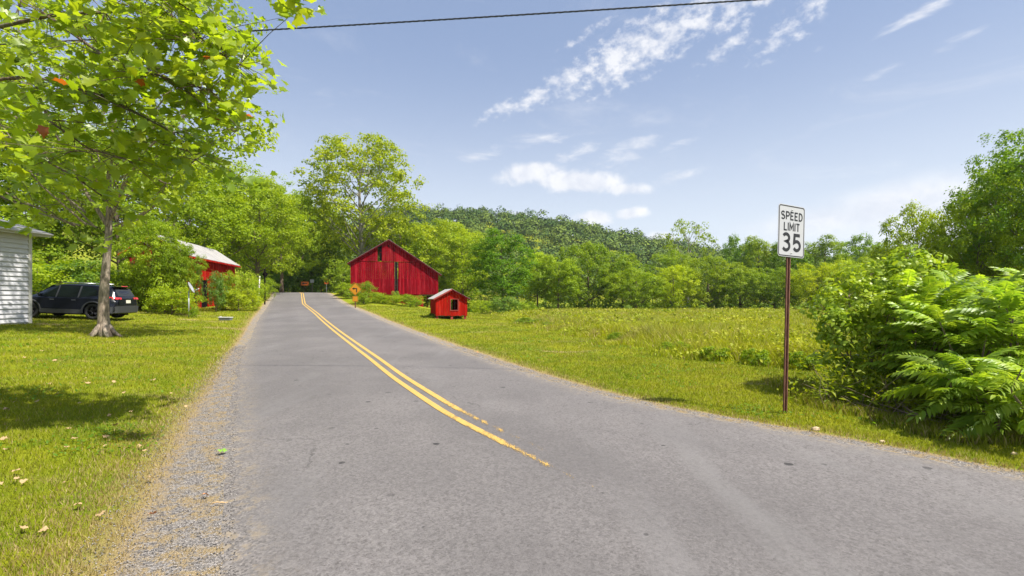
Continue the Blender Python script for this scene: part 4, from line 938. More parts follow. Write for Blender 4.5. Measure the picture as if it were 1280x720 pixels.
def diamond(s, r=.04): 
    return [(x*math.cos(D2R(45))-z*math.sin(D2R(45)), x*math.sin(D2R(45))+z*math.cos(D2R(45))) for x, z in rrect(s, s, r)]
def build_other_signs():
    def turn(root):
        MB().box((-.04, .012, -.3), (.04, .05, 2.45)).build('post', M['rust'], root)
        pl = empty('warning_plate', (0, 0, 1.95)); pl.parent = root
        MB().prism([(x, 0, z) for x, z in diamond(.76)], (0, .005, 0)).build('face', M['orange'], pl)
        ring(MB(), diamond(.725, .03), diamond(.695, .025), -.002, .0015).build('border', M['signblack'], pl)
        mb = strokes([[(.12, -.26), (.12, .06), (-.10, .06)]], .085, -.003); mb.prism([(-.08, -.003, .17), (-.08, -.003, -.05), (-.27, -.003, .06)], (0, .0012, 0)); mb.build('arrow', M['signblack'], pl)
        p2 = empty('advisory_plate', (0, 0, 1.14)); p2.parent = root
        MB().prism([(x, 0, z) for x, z in rrect(.46, .46, .03)], (0, .005, 0)).build('face', M['orange'], p2)
        ring(MB(), rrect(.43, .43, .025), rrect(.41, .41, .02), -.002, .0015).build('border', M['signblack'], p2)
    s = sign('turn_sign', 444, 41, 'orange diamond left turn sign with small square plate in front of barn', turn); s.scale = (1, 1, 1)
    x, y = at(444, 41); s.location.z = EYE-(388-HZ)*41/FPX-.15
    def arrow(root):
        MB().box((-.04, .012, -1), (.04, .05, 1.9)).build('post', M['rust'], root); pl = empty('arrow_plate', (0, 0, 1.55)); pl.parent = root
        MB().prism([(x, 0, z) for x, z in rrect(1.25, .62, .04)], (0, .005, 0)).build('face', M['orange2'], pl)
        mb = MB(); mb.box((-.2, -.003, -.06), (.42, -.0015, .06)); mb.prism([(-.2, -.003, .18), (-.2, -.003, -.18), (-.48, -.003, 0)], (0, .0012, 0)); mb.build('arrow', M['signblack'], pl)
    sign('arrow_sign', 381, 78, 'wide orange board with black arrow pointing left, beyond the road crest', arrow, .1)
    def back(root):
        MB().box((-.045, .03, -1), (.045, .10, 2.7)).build('post', M['oldwood'], root); MB().prism([(x, 0, z+2.35) for x, z in rrect(.62, .55, .03)], (0, .005, 0)).build('plate', M['signback'], root)
    sign('blank_sign', 390, 79, 'small grey back of a road sign on a dark post by the bend', back, -.25)
    def chev(root):
        MB().box((-.04, .012, -1), (.04, .05, 2.4)).build('post', M['galv'], root); pl = empty('chevron_plate', (0, 0, 2.0)); pl.parent = root
        MB().prism([(x, 0, z) for x, z in rrect(.66, .76, .04)], (0, .005, 0)).build('face', M['orange2'], pl)
        strokes([[(.14, .26), (-.12, 0), (.14, -.26)]], .17, -.003).build('chevron', M['signblack'], pl)
    sign('chevron_sign', 408, 77, 'small orange chevron sign with black angle, right of the crest', chev, -.05)
    # white pole and dark post on the left bank
    x, y = at(323, 45); g = H(x, y); mb = MB(); mb.tube([(0, 0, -.2), (.06, 0, 1.4), (.13, 0, 2.7)], [.07, .06, .05], 8); o = mb.build('marker_pole', plain('white_pole', (.6, .58, .55), .8)); o.location = (x, y, g); tag(o, 'leaning whitish pole on the grassy bank left of the road', 'pole')
    x, y = at(331, 46); root = empty('road_sign', (x, y, H(x, y)), D2R(180)); tag(root, 'dark diamond sign seen from behind on the left bank', 'sign')
    MB().box((-.05, -.05, -.2), (.05, .05, 3.4)).build('post', M['dark'], root); MB().prism([(a, -.06, z+2.9) for a, z in diamond(.44)], (0, .005, 0)).build('plate', M['dark'], root)
build_other_signs()

# ------------------------------------------------------------------ satellite dish, tray
def build_dish():
    x, y = at(236, 28); root = empty('satellite_dish', (x, y, H(x, y))); tag(root, 'grey satellite dish on a thin metal pole in the lawn', 'satellite dish')
    MB().tube([(0, 0, -.2), (0, 0, 1.55)], .035, 10).build('pole', M['galv'], root)
    n, m = 20, 6; V = [(0, 0, 0)]; F = []
    for i in range(1, m+1):
        r = .33*i/m
        for k in range(n): a = 2*math.pi*k/n; V.append((math.cos(a)*r*.85, math.sin(a)*r*1.05, r*r*.55))
    for k in range(n): F.append((0, 1+k, 1+(k+1) % n))
    for i in range(m-1):
        for k in range(n): F.append((1+i*n+k, 1+(i+1)*n+k, 1+(i+1)*n+(k+1) % n, 1+i*n+(k+1) % n))
    mb = MB(); mb.add(V, F, True); d = mb.build('reflector', plain('dish_grey', (.33, .34, .35), .5), root); d.modifiers.new('shell', 'SOLIDIFY').thickness = .015
    ax = Vector((.86, .30, .42)).normalized(); d.rotation_euler = ax.to_track_quat('Z', 'Y').to_euler(); d.location = (.08, 0, 1.75)
    tip = Vector((.08, 0, 1.6))+ax*.5+Vector((0, 0, -.1)); mb = MB(); mb.tube([(.05, 0, 1.5), tuple(tip)], .015, 6); mb.tube([tuple(tip), tuple(tip-ax*.09)], .035, 8); mb.build('feed_arm', M['galv'], root)
    MB().tube([(0, 0, 1.5), (.09, 0, 1.75)], .03, 8).build('bracket', M['galv'], root)
    x, y = at(282, 27.5); root = empty('metal_tray', (x, y, H(x, y)), .05); tag(root, 'low grey metal box lying on the grass near the road', 'box')
    MB().prism([(-.30, -.16, .0), (.30, -.16, .0), (.30, -.16, .14), (-.30, -.16, .16)], (0, .34, 0)).build('box_body', plain('box_grey', (.12, .13, .14), .6), root)
    MB().box((-.33, -.19, .16), (.33, .2, .20)).build('lid', plain('box_lid', (.5, .5, .48), .6), root)
    MB().box((-.38, .0, .0), (-.31, .18, .24)).build('end_stone', M['concrete'], root)
build_dish()

# ------------------------------------------------------------------ parked car (x forward, y to its left)
def build_car():
    root = empty('parked_car'); tag(root, 'black sport utility car parked on the lawn behind the grey house', 'car')
    paint = plain('black_paint', (.006, .007, .012), .22, 0, .02, 2, coat=.35, spec=.35); clad = plain('grey_cladding', (.035, .037, .040), .6, 0, .05)
    glass = plain('dark_glass', (.006, .01, .01), .06, 0, .02, spec=.5); tyre = plain('tyre', (.02, .02, .021), .85); rim = plain('dark_rim', (.03, .03, .032), .35, .7)
    red = plain('lamp_red', (.55, .02, .02), .25, coat=.6); plate_m = plain('plate_pale', (.65, .62, .5), .5); chrome = plain('grey_metal', (.42, .42, .43), .3, .8)
    # stations: x, z bottom, z belt, z top, half width low, half width belt, half width roof
    ST = [(-2.30,.42,.80,.98,.70,.72,.66),(-2.26,.30,.84,1.10,.86,.84,.70),(-2.12,.26,.90,1.36,.91,.88,.66),(-1.95,.25,.95,1.575,.925,.90,.63),(-1.70,.25,.98,1.635,.93,.91,.64),(-1.1,.25,.99,1.665,.93,.915,.665),
          (-.4,.25,.98,1.675,.93,.915,.675),(.15,.25,.96,1.655,.93,.915,.665),(.55,.25,.95,1.57,.93,.91,.64),(.85,.25,.95,1.40,.93,.90,.66),(1.15,.25,.96,1.20,.93,.89,.72),(1.35,.25,.95,1.08,.93,.88,.76),
          (1.8,.25,.90,1.02,.92,.85,.70),(2.1,.26,.84,.94,.88,.80,.62),(2.26,.30,.74,.82,.76,.70,.56),(2.32,.38,.62,.68,.60,.58,.48)]
    V = []; F = []
    for x, zb, zm, zt, wl, wm, wr in ST:
        half = [(0, zb), (wl*.9, zb), (wl, zb+.10), (wl, zb+(zm-zb)*.55), (wm, zm), (wm-.01, zm+.012), (wr+(wm-wr)*.08, zt-.07 if zt-zm > .15 else zt-.03), (wr-.08, zt-.012), (wr*.5, zt+.008), (0, zt+.012)]
        V += [(x, a, b) for a, b in half]+[(x, -a, b) for a, b in half[-2:0:-1]]
    n = 18; m = len(ST)
    for i in range(m-1):
        for k in range(n): F.append((i*n+k, i*n+(k+1) % n, (i+1)*n+(k+1) % n, (i+1)*n+k))
    F += [tuple(range(n)), tuple(range((m-1)*n, m*n))[::-1]]
    mb = MB(); mb.add(V, F, True); body = mb.build('body', paint, root)
    AX = (-1.36, 1.34); cut = MB()
    for ax in AX:
        for s in (-1, 1): cut.tube([(ax, s*.62, .37), (ax, s*1.1, .37)], .435, 28)
    cutter = cut.build('cutter', paint); bo = body.modifiers.new('arches', 'BOOLEAN'); bo.operation = 'DIFFERENCE'; bo.object = cutter; bo.solver = 'EXACT'
    dg = bpy.context.evaluated_depsgraph_get(); dg.update(); nm = bpy.data.meshes.new_from_object(body.evaluated_get(dg)); body.modifiers.clear(); body.data = nm; bpy.data.objects.remove(cutter)
    nm.polygons.foreach_set('use_smooth', [True]*len(nm.polygons)); es = body.modifiers.new('creases', 'EDGE_SPLIT'); es.split_angle = D2R(34)
    def stn(x):
        for a, b in zip(ST, ST[1:]):
            if a[0] <= x <= b[0]: f = (x-a[0])/(b[0]-a[0]); return [p+(q-p)*f for p, q in zip(a, b)]
        return ST[0] if x < 0 else ST[-1]
    def side(x, z, off=.008):
        _, zb, zm, zt, wl, wm, wr = stn(x)
        zz = zt-.07 if zt-zm > .15 else zt-.03; wt = wr+(wm-wr)*.08
        if z >= zm: f = min(1, (z-zm-.012)/max(.02, zz-zm-.012)); return wm-.01+(wt-wm+.01)*f+off
        f = max(0, (z-(zb+(zm-zb)*.55))/((zm-zb)*.45)); return wl+(wm-wl)*f+off
    def panel(name, pts, m, s, off=.010, parent=None, th=.012):
        P = [(x, s*side(x, z, off), z) for x, z in pts]; return MB().prism(P, (0, -s*th, 0)).build(name, m, parent or root)
    for s in (1, -1):
        panel('side_window', [(.98,1.01),(.30,1.01),(.26,1.52),(.44,1.53),(.62,1.46),(.84,1.28)], glass, s)
        panel('side_window', [(.22,1.01),(-.62,1.02),(-.66,1.55),(.17,1.54)], glass, s)
        panel('side_window', [(-.74,1.03),(-1.50,1.14),(-1.42,1.40),(-1.18,1.52),(-.76,1.55)], glass, s)
        for xa in (.26, -.70): panel('door_pillar', [(xa+.035,1.005),(xa-.035,1.005),(xa-.045,1.56),(xa+.02,1.56)], clad, s, .006)
        for (a, b) in ((1.02, .27), (.23, -.66)):
            dr = panel('door', [(a,.46),(b,.46),(b-.02,.70),(b-.02,.955),(a,.945),(a+.02,.70)], paint, s, .006)
            panel('handle', [(b+.22,.875),(b+.04,.880),(b+.04,.905),(b+.22,.902)], chrome, s, .030, dr)
        panel('sill', [(.88,.25),(-.90,.25),(-.88,.45),(.86,.45)], clad, s, .012)
        panel('rear_cladding', [(-1.78,.28),(-2.22,.30),(-2.24,.56),(-1.80,.56)], clad, s, .012)
        for ax in AX:
            V = []; Fq = []; k = 18
            for i in range(k+1):
                a = math.pi*(-.06+1.12*i/k)
                for r_, o_ in ((.425, .0), (.425, .022), (.50, .018), (.50, 0)):
                    xx, zz = ax+math.cos(a)*r_, .37+math.sin(a)*r_; V.append((xx, s*(max(.90, side(xx, zz, 0) if zz > .26 else .92)+o_), zz))
            for i in range(k):
                for j in range(4): Fq.append((i*4+j, i*4+(j+1) % 4, (i+1)*4+(j+1) % 4, (i+1)*4+j))
            mb = MB(); mb.add(V, Fq, True); mb.build('wheel_arch', clad, root)
            wh = empty('wheel', (ax, s*.80, .37)); wh.parent = root
            # tyre
            prof = [(.255,-.10),(.35,-.115),(.37,-.09),(.37,.09),(.35,.115),(.255,.10)]; V = []; Fq = []; k = 28
            for i in range(k):
                a = 2*math.pi*i/k
                for r_, o_ in prof: V.append((math.cos(a)*r_, o_, math.sin(a)*r_))
            for i in range(k):
                for j in range(6): Fq.append((i*6+j, i*6+(j+1) % 6, ((i+1) % k)*6+(j+1) % 6, ((i+1) % k)*6+j))
            mb = MB(); mb.add(V, Fq, True); mb.build('tyre', tyre, wh)
            mb = MB(); mb.tube([(0, s*.02, 0), (0, s*.05, 0)], .25, 24); mb.tube([(0, s*.05, 0), (0, s*.10, 0)], .05, 10)
            dk = mb.build('rim_disc', M['dark'], wh); mb = MB()
            for q in range(5):
                for dd in (-.16, .16):
                    a = q*2*math.pi/5+dd; b = q*2*math.pi/5+dd*.7
                    mb.tube([(math.cos(b)*.04, s*.095, math.sin(b)*.04), (math.cos(a)*.245, s*.085, math.sin(a)*.245)], [.022, .016], 5)
            ring2 = [(math.cos(t*math.pi/12)*.25, s*.08, math.sin(t*math.pi/12)*.25) for t in range(25)]; mb.tube(ring2, .012, 5, False); mb.build('rim', chrome if False else rim, wh)
        panel('tail_lamp', [(-2.20,.98),(-1.92,1.02),(-1.94,1.10),(-2.14,1.09)], red, s, .014)
        MB().tube([(-1.25, s*.62, 1.70), (-.3, s*.655, 1.715), (.15, s*.65, 1.70)], .018, 6).build('roof_rail', chrome, root)
        mr = MB().prism([(.88, s*.90, 1.02), (.80, s*.90, 1.02), (.78, s*.90, 1.16), (.90, s*.90, 1.14)], (0, s*.20, 0)).build('mirror', paint, root); bevel(mr, .02)
    # tail
    bm = MB().prism([(-2.335,-.84,.34),(-2.10,-.94,.34),(-2.10,-.94,.66),(-2.345,-.82,.66)], (0,0,0)); 
    bp = MB(); bp.add([(-2.14,-.945,.32),(-2.36,-.72,.34),(-2.40,0,.34),(-2.36,.72,.34),(-2.14,.945,.32),(-2.14,-.945,.62),(-2.37,-.74,.66),(-2.42,0,.68),(-2.37,.74,.66),(-2.14,.945,.62),(-2.1,.6,.5),(-2.1,-.6,.5)],
        [(0,1,6,5),(1,2,7,6),(2,3,8,7),(3,4,9,8),(5,6,7,8,9),(0,1,2,3,4)]); b_ = bp.build('bumper', clad, root); b_.modifiers.new('shell', 'SOLIDIFY').thickness = .02
    def tail(name, pts, m, off=.0, th=.015): return MB().prism([(x-off, y, z) for x, y, z in pts], (th, 0, 0)).build(name, m, root)
    tail('rear_window', [(-2.235,.60,1.14),(-2.235,-.60,1.14),(-2.03,-.54,1.50),(-2.03,.54,1.50)], glass, .012)
    tail('tailgate', [(-2.32,.62,.70),(-2.32,-.62,.70),(-2.295,-.64,1.02),(-2.295,.64,1.02)], paint, .02)
    tail('number_plate', [(-2.345,.16,.80),(-2.345,-.16,.80),(-2.335,-.16,.95),(-2.335,.16,.95)], plate_m, .012)
    for s in (1, -1): tail('tail_lamp', [(-2.28,s*.84,.985),(-2.31,s*.45,.985),(-2.28,s*.45,1.075),(-2.23,s*.82,1.085)], red, .022, .03)
    tail('brake_lamp', [(-1.99,.22,1.612),(-1.99,-.22,1.612),(-1.97,-.22,1.635),(-1.97,.22,1.635)], red, .16)
    MB().prism([(-2.15,-.6,1.59),(-1.9,-.62,1.63),(-1.9,-.62,1.655),(-2.16,-.6,1.605)], (0, 1.22, 0)).build('spoiler', paint, root)
    MB().prism([(1.22,.72,1.10),(1.22,-.72,1.10),(.60,-.60,1.565),(.60,.60,1.565)], (.012, 0, .012)).build('windscreen', glass, root)
    MB().box((-2.0, -.6, .18), (2.0, .6, .26)).build('underbody', M['dark'], root)
    a = math.atan2(-.12, -1); cx, cy = -21.45, 23.6; z1 = H(cx-1.4, cy-.2); z2 = H(cx+1.36, cy+.15)
    root.location = (cx, cy, (z1+z2)/2+.02); root.rotation_euler = (0, math.atan2(-(z1-z2), 2.76), a)
build_car()

# ------------------------------------------------------------------ overhead cable
def build_cable():
    A = Vector((-30, 12.1, 7.35)); B = Vector((22, 6.95, 7.35)); mb = MB(); n = 520
    def P(f): p = A.lerp(B, f); p.z -= 4*.34*f*(1-f); return p
    d = (B-A).normalized(); s1 = d.cross(Vector((0, 0, 1))).normalized(); s2 = s1.cross(d)
    for ph in (0, 2.09, 4.19):
        pts = []
        for i in range(n+1):
            f = i/n; a = f*(B-A).length*2*math.pi/.42+ph; pts.append(P(f)+(s1*math.cos(a)+s2*math.sin(a))*.010)
        mb.tube(pts, .0085, 5, False)
    o = mb.build('overhead_cable', plain('cable_black', (.03, .035, .045), .6)); tag(o, 'dark twisted overhead cable crossing the sky above the road', 'cable')
build_cable()

# ------------------------------------------------------------------ lawn maple (foreground left) and the bough hanging in from the left
def build_maple():
    rng = np.random.default_rng(77); x, y = at(130, 17); root = empty('maple_tree', (x, y, H(x, y)-.02))
    tag(root, 'young maple with flared straight trunk on the lawn before the car', 'tree')
    lob = []
    for cx, cy, cz, r in ((0,0,9.5,2.4),(-2.6,-1.2,7.4,1.9),(2.4,-.8,7.2,1.9),(4.0,.3,8.6,1.9),(3.9,-.6,6.4,1.3),(-4.2,.3,8.8,2.0),(.8,-2.4,8.2,1.9),(-1.0,-2.8,6.6,1.5),(1.6,1.8,8.5,2.0),(-2.0,2,8.8,2.0),(2.6,-.5,10.8,2.0),(4.7,-1.2,10.6,1.5),(-2.5,-.5,11.4,2.1),(0,0,12.6,2.2),(3.0,.5,12.6,1.7),(-4.8,-1,6.6,1.5),(1.0,-.6,5.9,1.2),(-.9,-1.2,5.6,1.1),(2.9,-1.0,5.2,.9),(-3.2,-1.6,5.3,1.2),(-5.4,-1,10.6,1.7),(4.6,.2,7.4,1.1),(-2.0,.8,5.0,1.0)):
        lob.append(((cx, cy, cz), (r, r, r*.8)))
    cm, C = leaf_mesh('crown', rng, lob, 22, 34, .125, .50, T_star(), .15); cm.materials.append(M['leaf_maple']); b = link('crown', cm, root); b.color = (1.05, 1.02, .9, 1)
    mb = MB()
    tr = [(0.04,0,-.1),(.0,0,.25),(-.02,0,.8),(0,0,1.6),(.08,0,2.6),(.16,.0,3.6),(.18,0,4.3)]; mb.tube(tr, [.27,.20,.165,.145,.12,.105,.10], 14)
    for k in range(6):      # root flare
        a = k*1.05+.3; mb.tube([(math.cos(a)*.12, math.sin(a)*.12, .45), (math.cos(a)*.32, math.sin(a)*.32, .14), (math.cos(a)*.62, math.sin(a)*.50, -.06)], [.075,.065,.03], 7)
    def limb(P, r0, r1, n=7):
        Q = []
        P = [Vector(p) for p in P]
        for i in range(len(P)-1):
            for t in (0, .5): Q.append(P[i].lerp(P[i+1], t))
        Q.append(P[-1]); m = len(Q); mb.tube(Q, [r0+(r1-r0)*i/(m-1) for i in range(m)], n, False); return Q
    limb([(.18,0,4.0),(.16,0,5.5),(.3,.1,8),(.1,0,11),(0,0,13.2)], .10, .02)
    limb([(.16,0,3.9),(-.45,-.3,5.2),(-.95,-.6,6.6),(-1.5,-.9,8.4),(-2.3,-.8,10.8)], .075, .015)
    limb([(.2,0,4.1),(.9,-.3,5.2),(1.9,-.7,6.3),(3.6,-.7,7.8),(4.6,-1,9.8)], .06, .015)
    for c, r in lob:
        c = Vector(c); s = Vector((c.x*.18, c.y*.18, max(3.9, c.z-1.6-.5*math.hypot(c.x, c.y)))); mid = s.lerp(c, .5)+Vector((rng.normal()*.15, rng.normal()*.15, -.25)); limb([s, mid, c], .034, .014, 5)
        for j in np.linalg.norm(C-np.array(c), axis=1).argsort()[2:26:2]:
            e = Vector(C[j]); mb.tube([c, c.lerp(e, .55)+Vector((0,0,.1)), e], [.016,.011,.005], 4, False)
    mb.build('trunk', M['bark_mid'], root)
build_maple()
def build_bough():
    """maple standing just outside the frame on the left; its low bough reaches into the picture"""
    rng = np.random.default_rng(99); bx, by = -10.8, 6.2; g = H(bx, by); root = empty('overhanging_maple', (bx, by, g))
    tag(root, 'maple bough with large nearby leaves hanging in from the top left corner', 'tree')
    mb = MB(); mb.tube([(0,0,-.1),(0,0,.6),(.05,.05,2),(.1,.1,3.6),(.0,.1,6),(-.2,0,8.5)], [.42,.3,.26,.24,.17,.08], 12)
    sprays = []; B = Vector((bx, by, g))
    def limb(P, r0, r1):
        P = [Vector(p) for p in P]; Q = []
        for i in range(len(P)-1):
            for t in (0, .33, .66): Q.append(P[i].lerp(P[i+1], t))
        Q.append(P[-1]); m = len(Q); mb.tube([q-B for q in Q], [r0+(r1-r0)*(i/(m-1))**.8 for i in range(m)], 6, False); return Q
    def wp(px, py, D): return Vector(((px-640)/FPX*D, D, EYE+(HZ-py)*D/FPX))
    limbs = [limb([B+Vector((.1,.1,3.4)), wp(-120,60,6.4), wp(60,20,5.8), wp(170,12,5.4), wp(245,50,5.3), wp(300,80,5.6)], .035, .006),
             limb([B+Vector((.1,.1,3.0)), wp(-100,200,6.6), wp(20,180,6.0), wp(100,225,5.8), wp(150,262,6.0)], .03, .005),
             limb([B+Vector((.1,.1,3.3)), wp(-90,110,6.2), wp(40,95,5.5), wp(130,120,5.3), wp(215,165,5.6), wp(245,200,5.9)], .03, .005),
             limb([wp(60,20,5.8), wp(130,70,5.2), wp(200,95,5.0), wp(262,112,5.3)], .02, .005),
             limb([B+Vector((.1,.1,3.8)), wp(-60,-60,5.6), wp(120,-90,4.8), wp(260,-90,4.4), wp(345,-50,4.2), wp(368,-14,4.2)], .05, .006),
             limb([wp(120,-90,4.8), wp(190,-20,5.0), wp(240,15,5.3)], .02, .005),
             limb([wp(40,95,5.5), wp(60,150,5.0), wp(110,185,5.1), wp(160,200,5.3)], .015, .005),
             limb([wp(-100,200,6.6), wp(10,250,6.2), wp(60,262,6.2)], .02, .005),
             limb([B+Vector((0,.1,5)), wp(-180,-150,6), wp(-40,-200,5.2), wp(80,-230,4.6)], .06, .01),
             limb([B+Vector((0,.1,6)), B+Vector((-2,1,7)), B+Vector((-3,2,7.5))], .06, .02), limb([B+Vector((0,.1,6)), B+Vector((1.5,-1.5,7)), B+Vector((2.6,-2.4,7.3))], .06, .02)]
    Cs = []; wt = []
    for li, Q in enumerate(limbs):
        k0 = 4 if li not in (3, 5, 6) else 1; tail = Q[k0:]; reps = (11, 3, 8, 9, 5, 9, 4, 3, 3, 6, 6)[li]
        for i, q in enumerate(tail):
            if li == 4 and not (q.x/q.y*FPX+640 > 352 or q.x/q.y*FPX+640 < 225): continue
            for j in range(reps):
                sp = (.09, .09, .04) if li == 4 and i > len(tail)-4 else (.30, .45, .20)
                e = q+Vector((rng.normal()*sp[0], rng.normal()*sp[1], rng.normal()*sp[2]-.06))
                if li == 4 and q.x/q.y*FPX+640 < 225: e.z += .1
                mb.tube([q-B, q.lerp(e, .5)-B+Vector((0,0,.03)), e-B], [.005,.004,.002], 3, False); m = 7 if li != 4 else 4
                for _ in range(m): Cs.append(tuple(e-B+Vector(rng.normal(size=3)*.07)))
    mb.build('trunk', M['bark'], root)
    C = np.array(Cs); n = len(C); V, F = T_maple(); order = np.argsort(np.linalg.norm(C+np.array(B), axis=1)+np.where((C[:, 0]+bx)/(C[:, 1]+by) < -1.12, 9, 0))
    Nr = rng.normal(size=(n, 3))*.55+np.array((.15, -.25, .85)); S = rng.uniform(.075, .135, n)
    near = order[:280]; rest = order[280:]
    meshes = []
    for k in range(4):
        U = V.copy(); U[:, 2] += .05*np.sin(U[:, 0]*4+k)+.07*np.cos(U[:, 1]*3+k*2); me = npmesh('leaf', U, F); me.materials.append(M['leaf_maple']); meshes.append(me)
    for i in near:
        o = link('leaf', meshes[i % 4], root); o.location = C[i]; nv = Vector(Nr[i]).normalized(); q = nv.to_track_quat('Z', 'Y'); o.rotation_mode = 'QUATERNION'
        from mathutils import Quaternion
        o.rotation_quaternion = Quaternion(nv, rng.uniform(0, 6.28)) @ q; s = S[i]; o.scale = (s, s, s); v = rng.uniform(.75, 1.35); o.color = (v*rng.uniform(.9, 1.15), v, v*.8, 1)
        if rng.random() < .02 and C[i][0]+bx < -2.6: o.color = (1.3, .25, .8, 1)
    Vv, Ff = scatter((V, F), C[rest], Nr[rest], S[rest], rng); o = link('foliage', npmesh('foliage', Vv, Ff), root, M['leaf_maple']); o['kind'] = 'stuff'; o.color = (1, 1, .9, 1)
build_bough()

# ------------------------------------------------------------------ roadside thicket at the right
def frond_mesh(seed):
    rng = np.random.default_rng(seed); n = int(rng.integers(11, 15)); V = []; F = []
    L = 1.0; droop = rng.uniform(.15, .55)
    def rp(t): return np.array((0, t*L*(1-.10*droop*t), .12*math.sin(t*2.4)-droop*t*t))
    k = 8; side = .006
    for i in range(k+1):
        p = rp(i/k); V += [(p[0]-side*(1-.6*i/k), p[1], p[2]), (p[0]+side*(1-.6*i/k), p[1], p[2]), (p[0], p[1], p[2]-.01)]
        if i:
            a = (i-1)*3; b = i*3; F += [(a, a+1, b+1), (a, b+1, b), (a+1, a+2, b+2), (a+1, b+2, b+1), (a+2, a, b), (a+2, b, b+2)]
    stemF = len(F)
    def leaflet(o, d, s, sag):
        d = d/np.linalg.norm(d); w = np.cross(d, (0, 0, 1)); w /= np.linalg.norm(w); up = np.array((0, 0, 1.)); b = len(V)
        for l, ww, dz in ((0,0,0),(.22,.14,.015),(.55,.17,-.02),(1,0,-.16*sag)):
            c = o+d*l*s+up*dz*s*2
            if ww == 0: V.append(tuple(c))
            else: V.extend([tuple(c-w*ww*s+up*.03*s), tuple(c-up*.015*s), tuple(c+w*ww*s+up*.03*s)])
        F.extend([(b,b+1,b+2),(b,b+2,b+3),(b+1,b+4,b+5),(b+1,b+5,b+2),(b+2,b+5,b+6),(b+2,b+6,b+3),(b+4,b+7,b+5),(b+5,b+7,b+6)])
    for i in range(n):
        t = .16+.80*i/(n-1); o = rp(t); env = math.sin(math.pi*(.22+.62*t))**.6
        for s in (-1, 1):
            leaflet(o+np.array((0, rng.normal()*.01, 0)), np.array((s*1.0, .42+.35*t+rng.normal()*.07, -.10-rng.uniform(0, .35))), .27*env*rng.uniform(.85, 1.1), rng.uniform(.5, 1.6))
    leaflet(rp(1), np.array((0, 1, -.4)), .19, 1)
    me = npmesh('frond', np.array(V), np.array(F)); me.materials.append(M['leaf_gloss']); return me
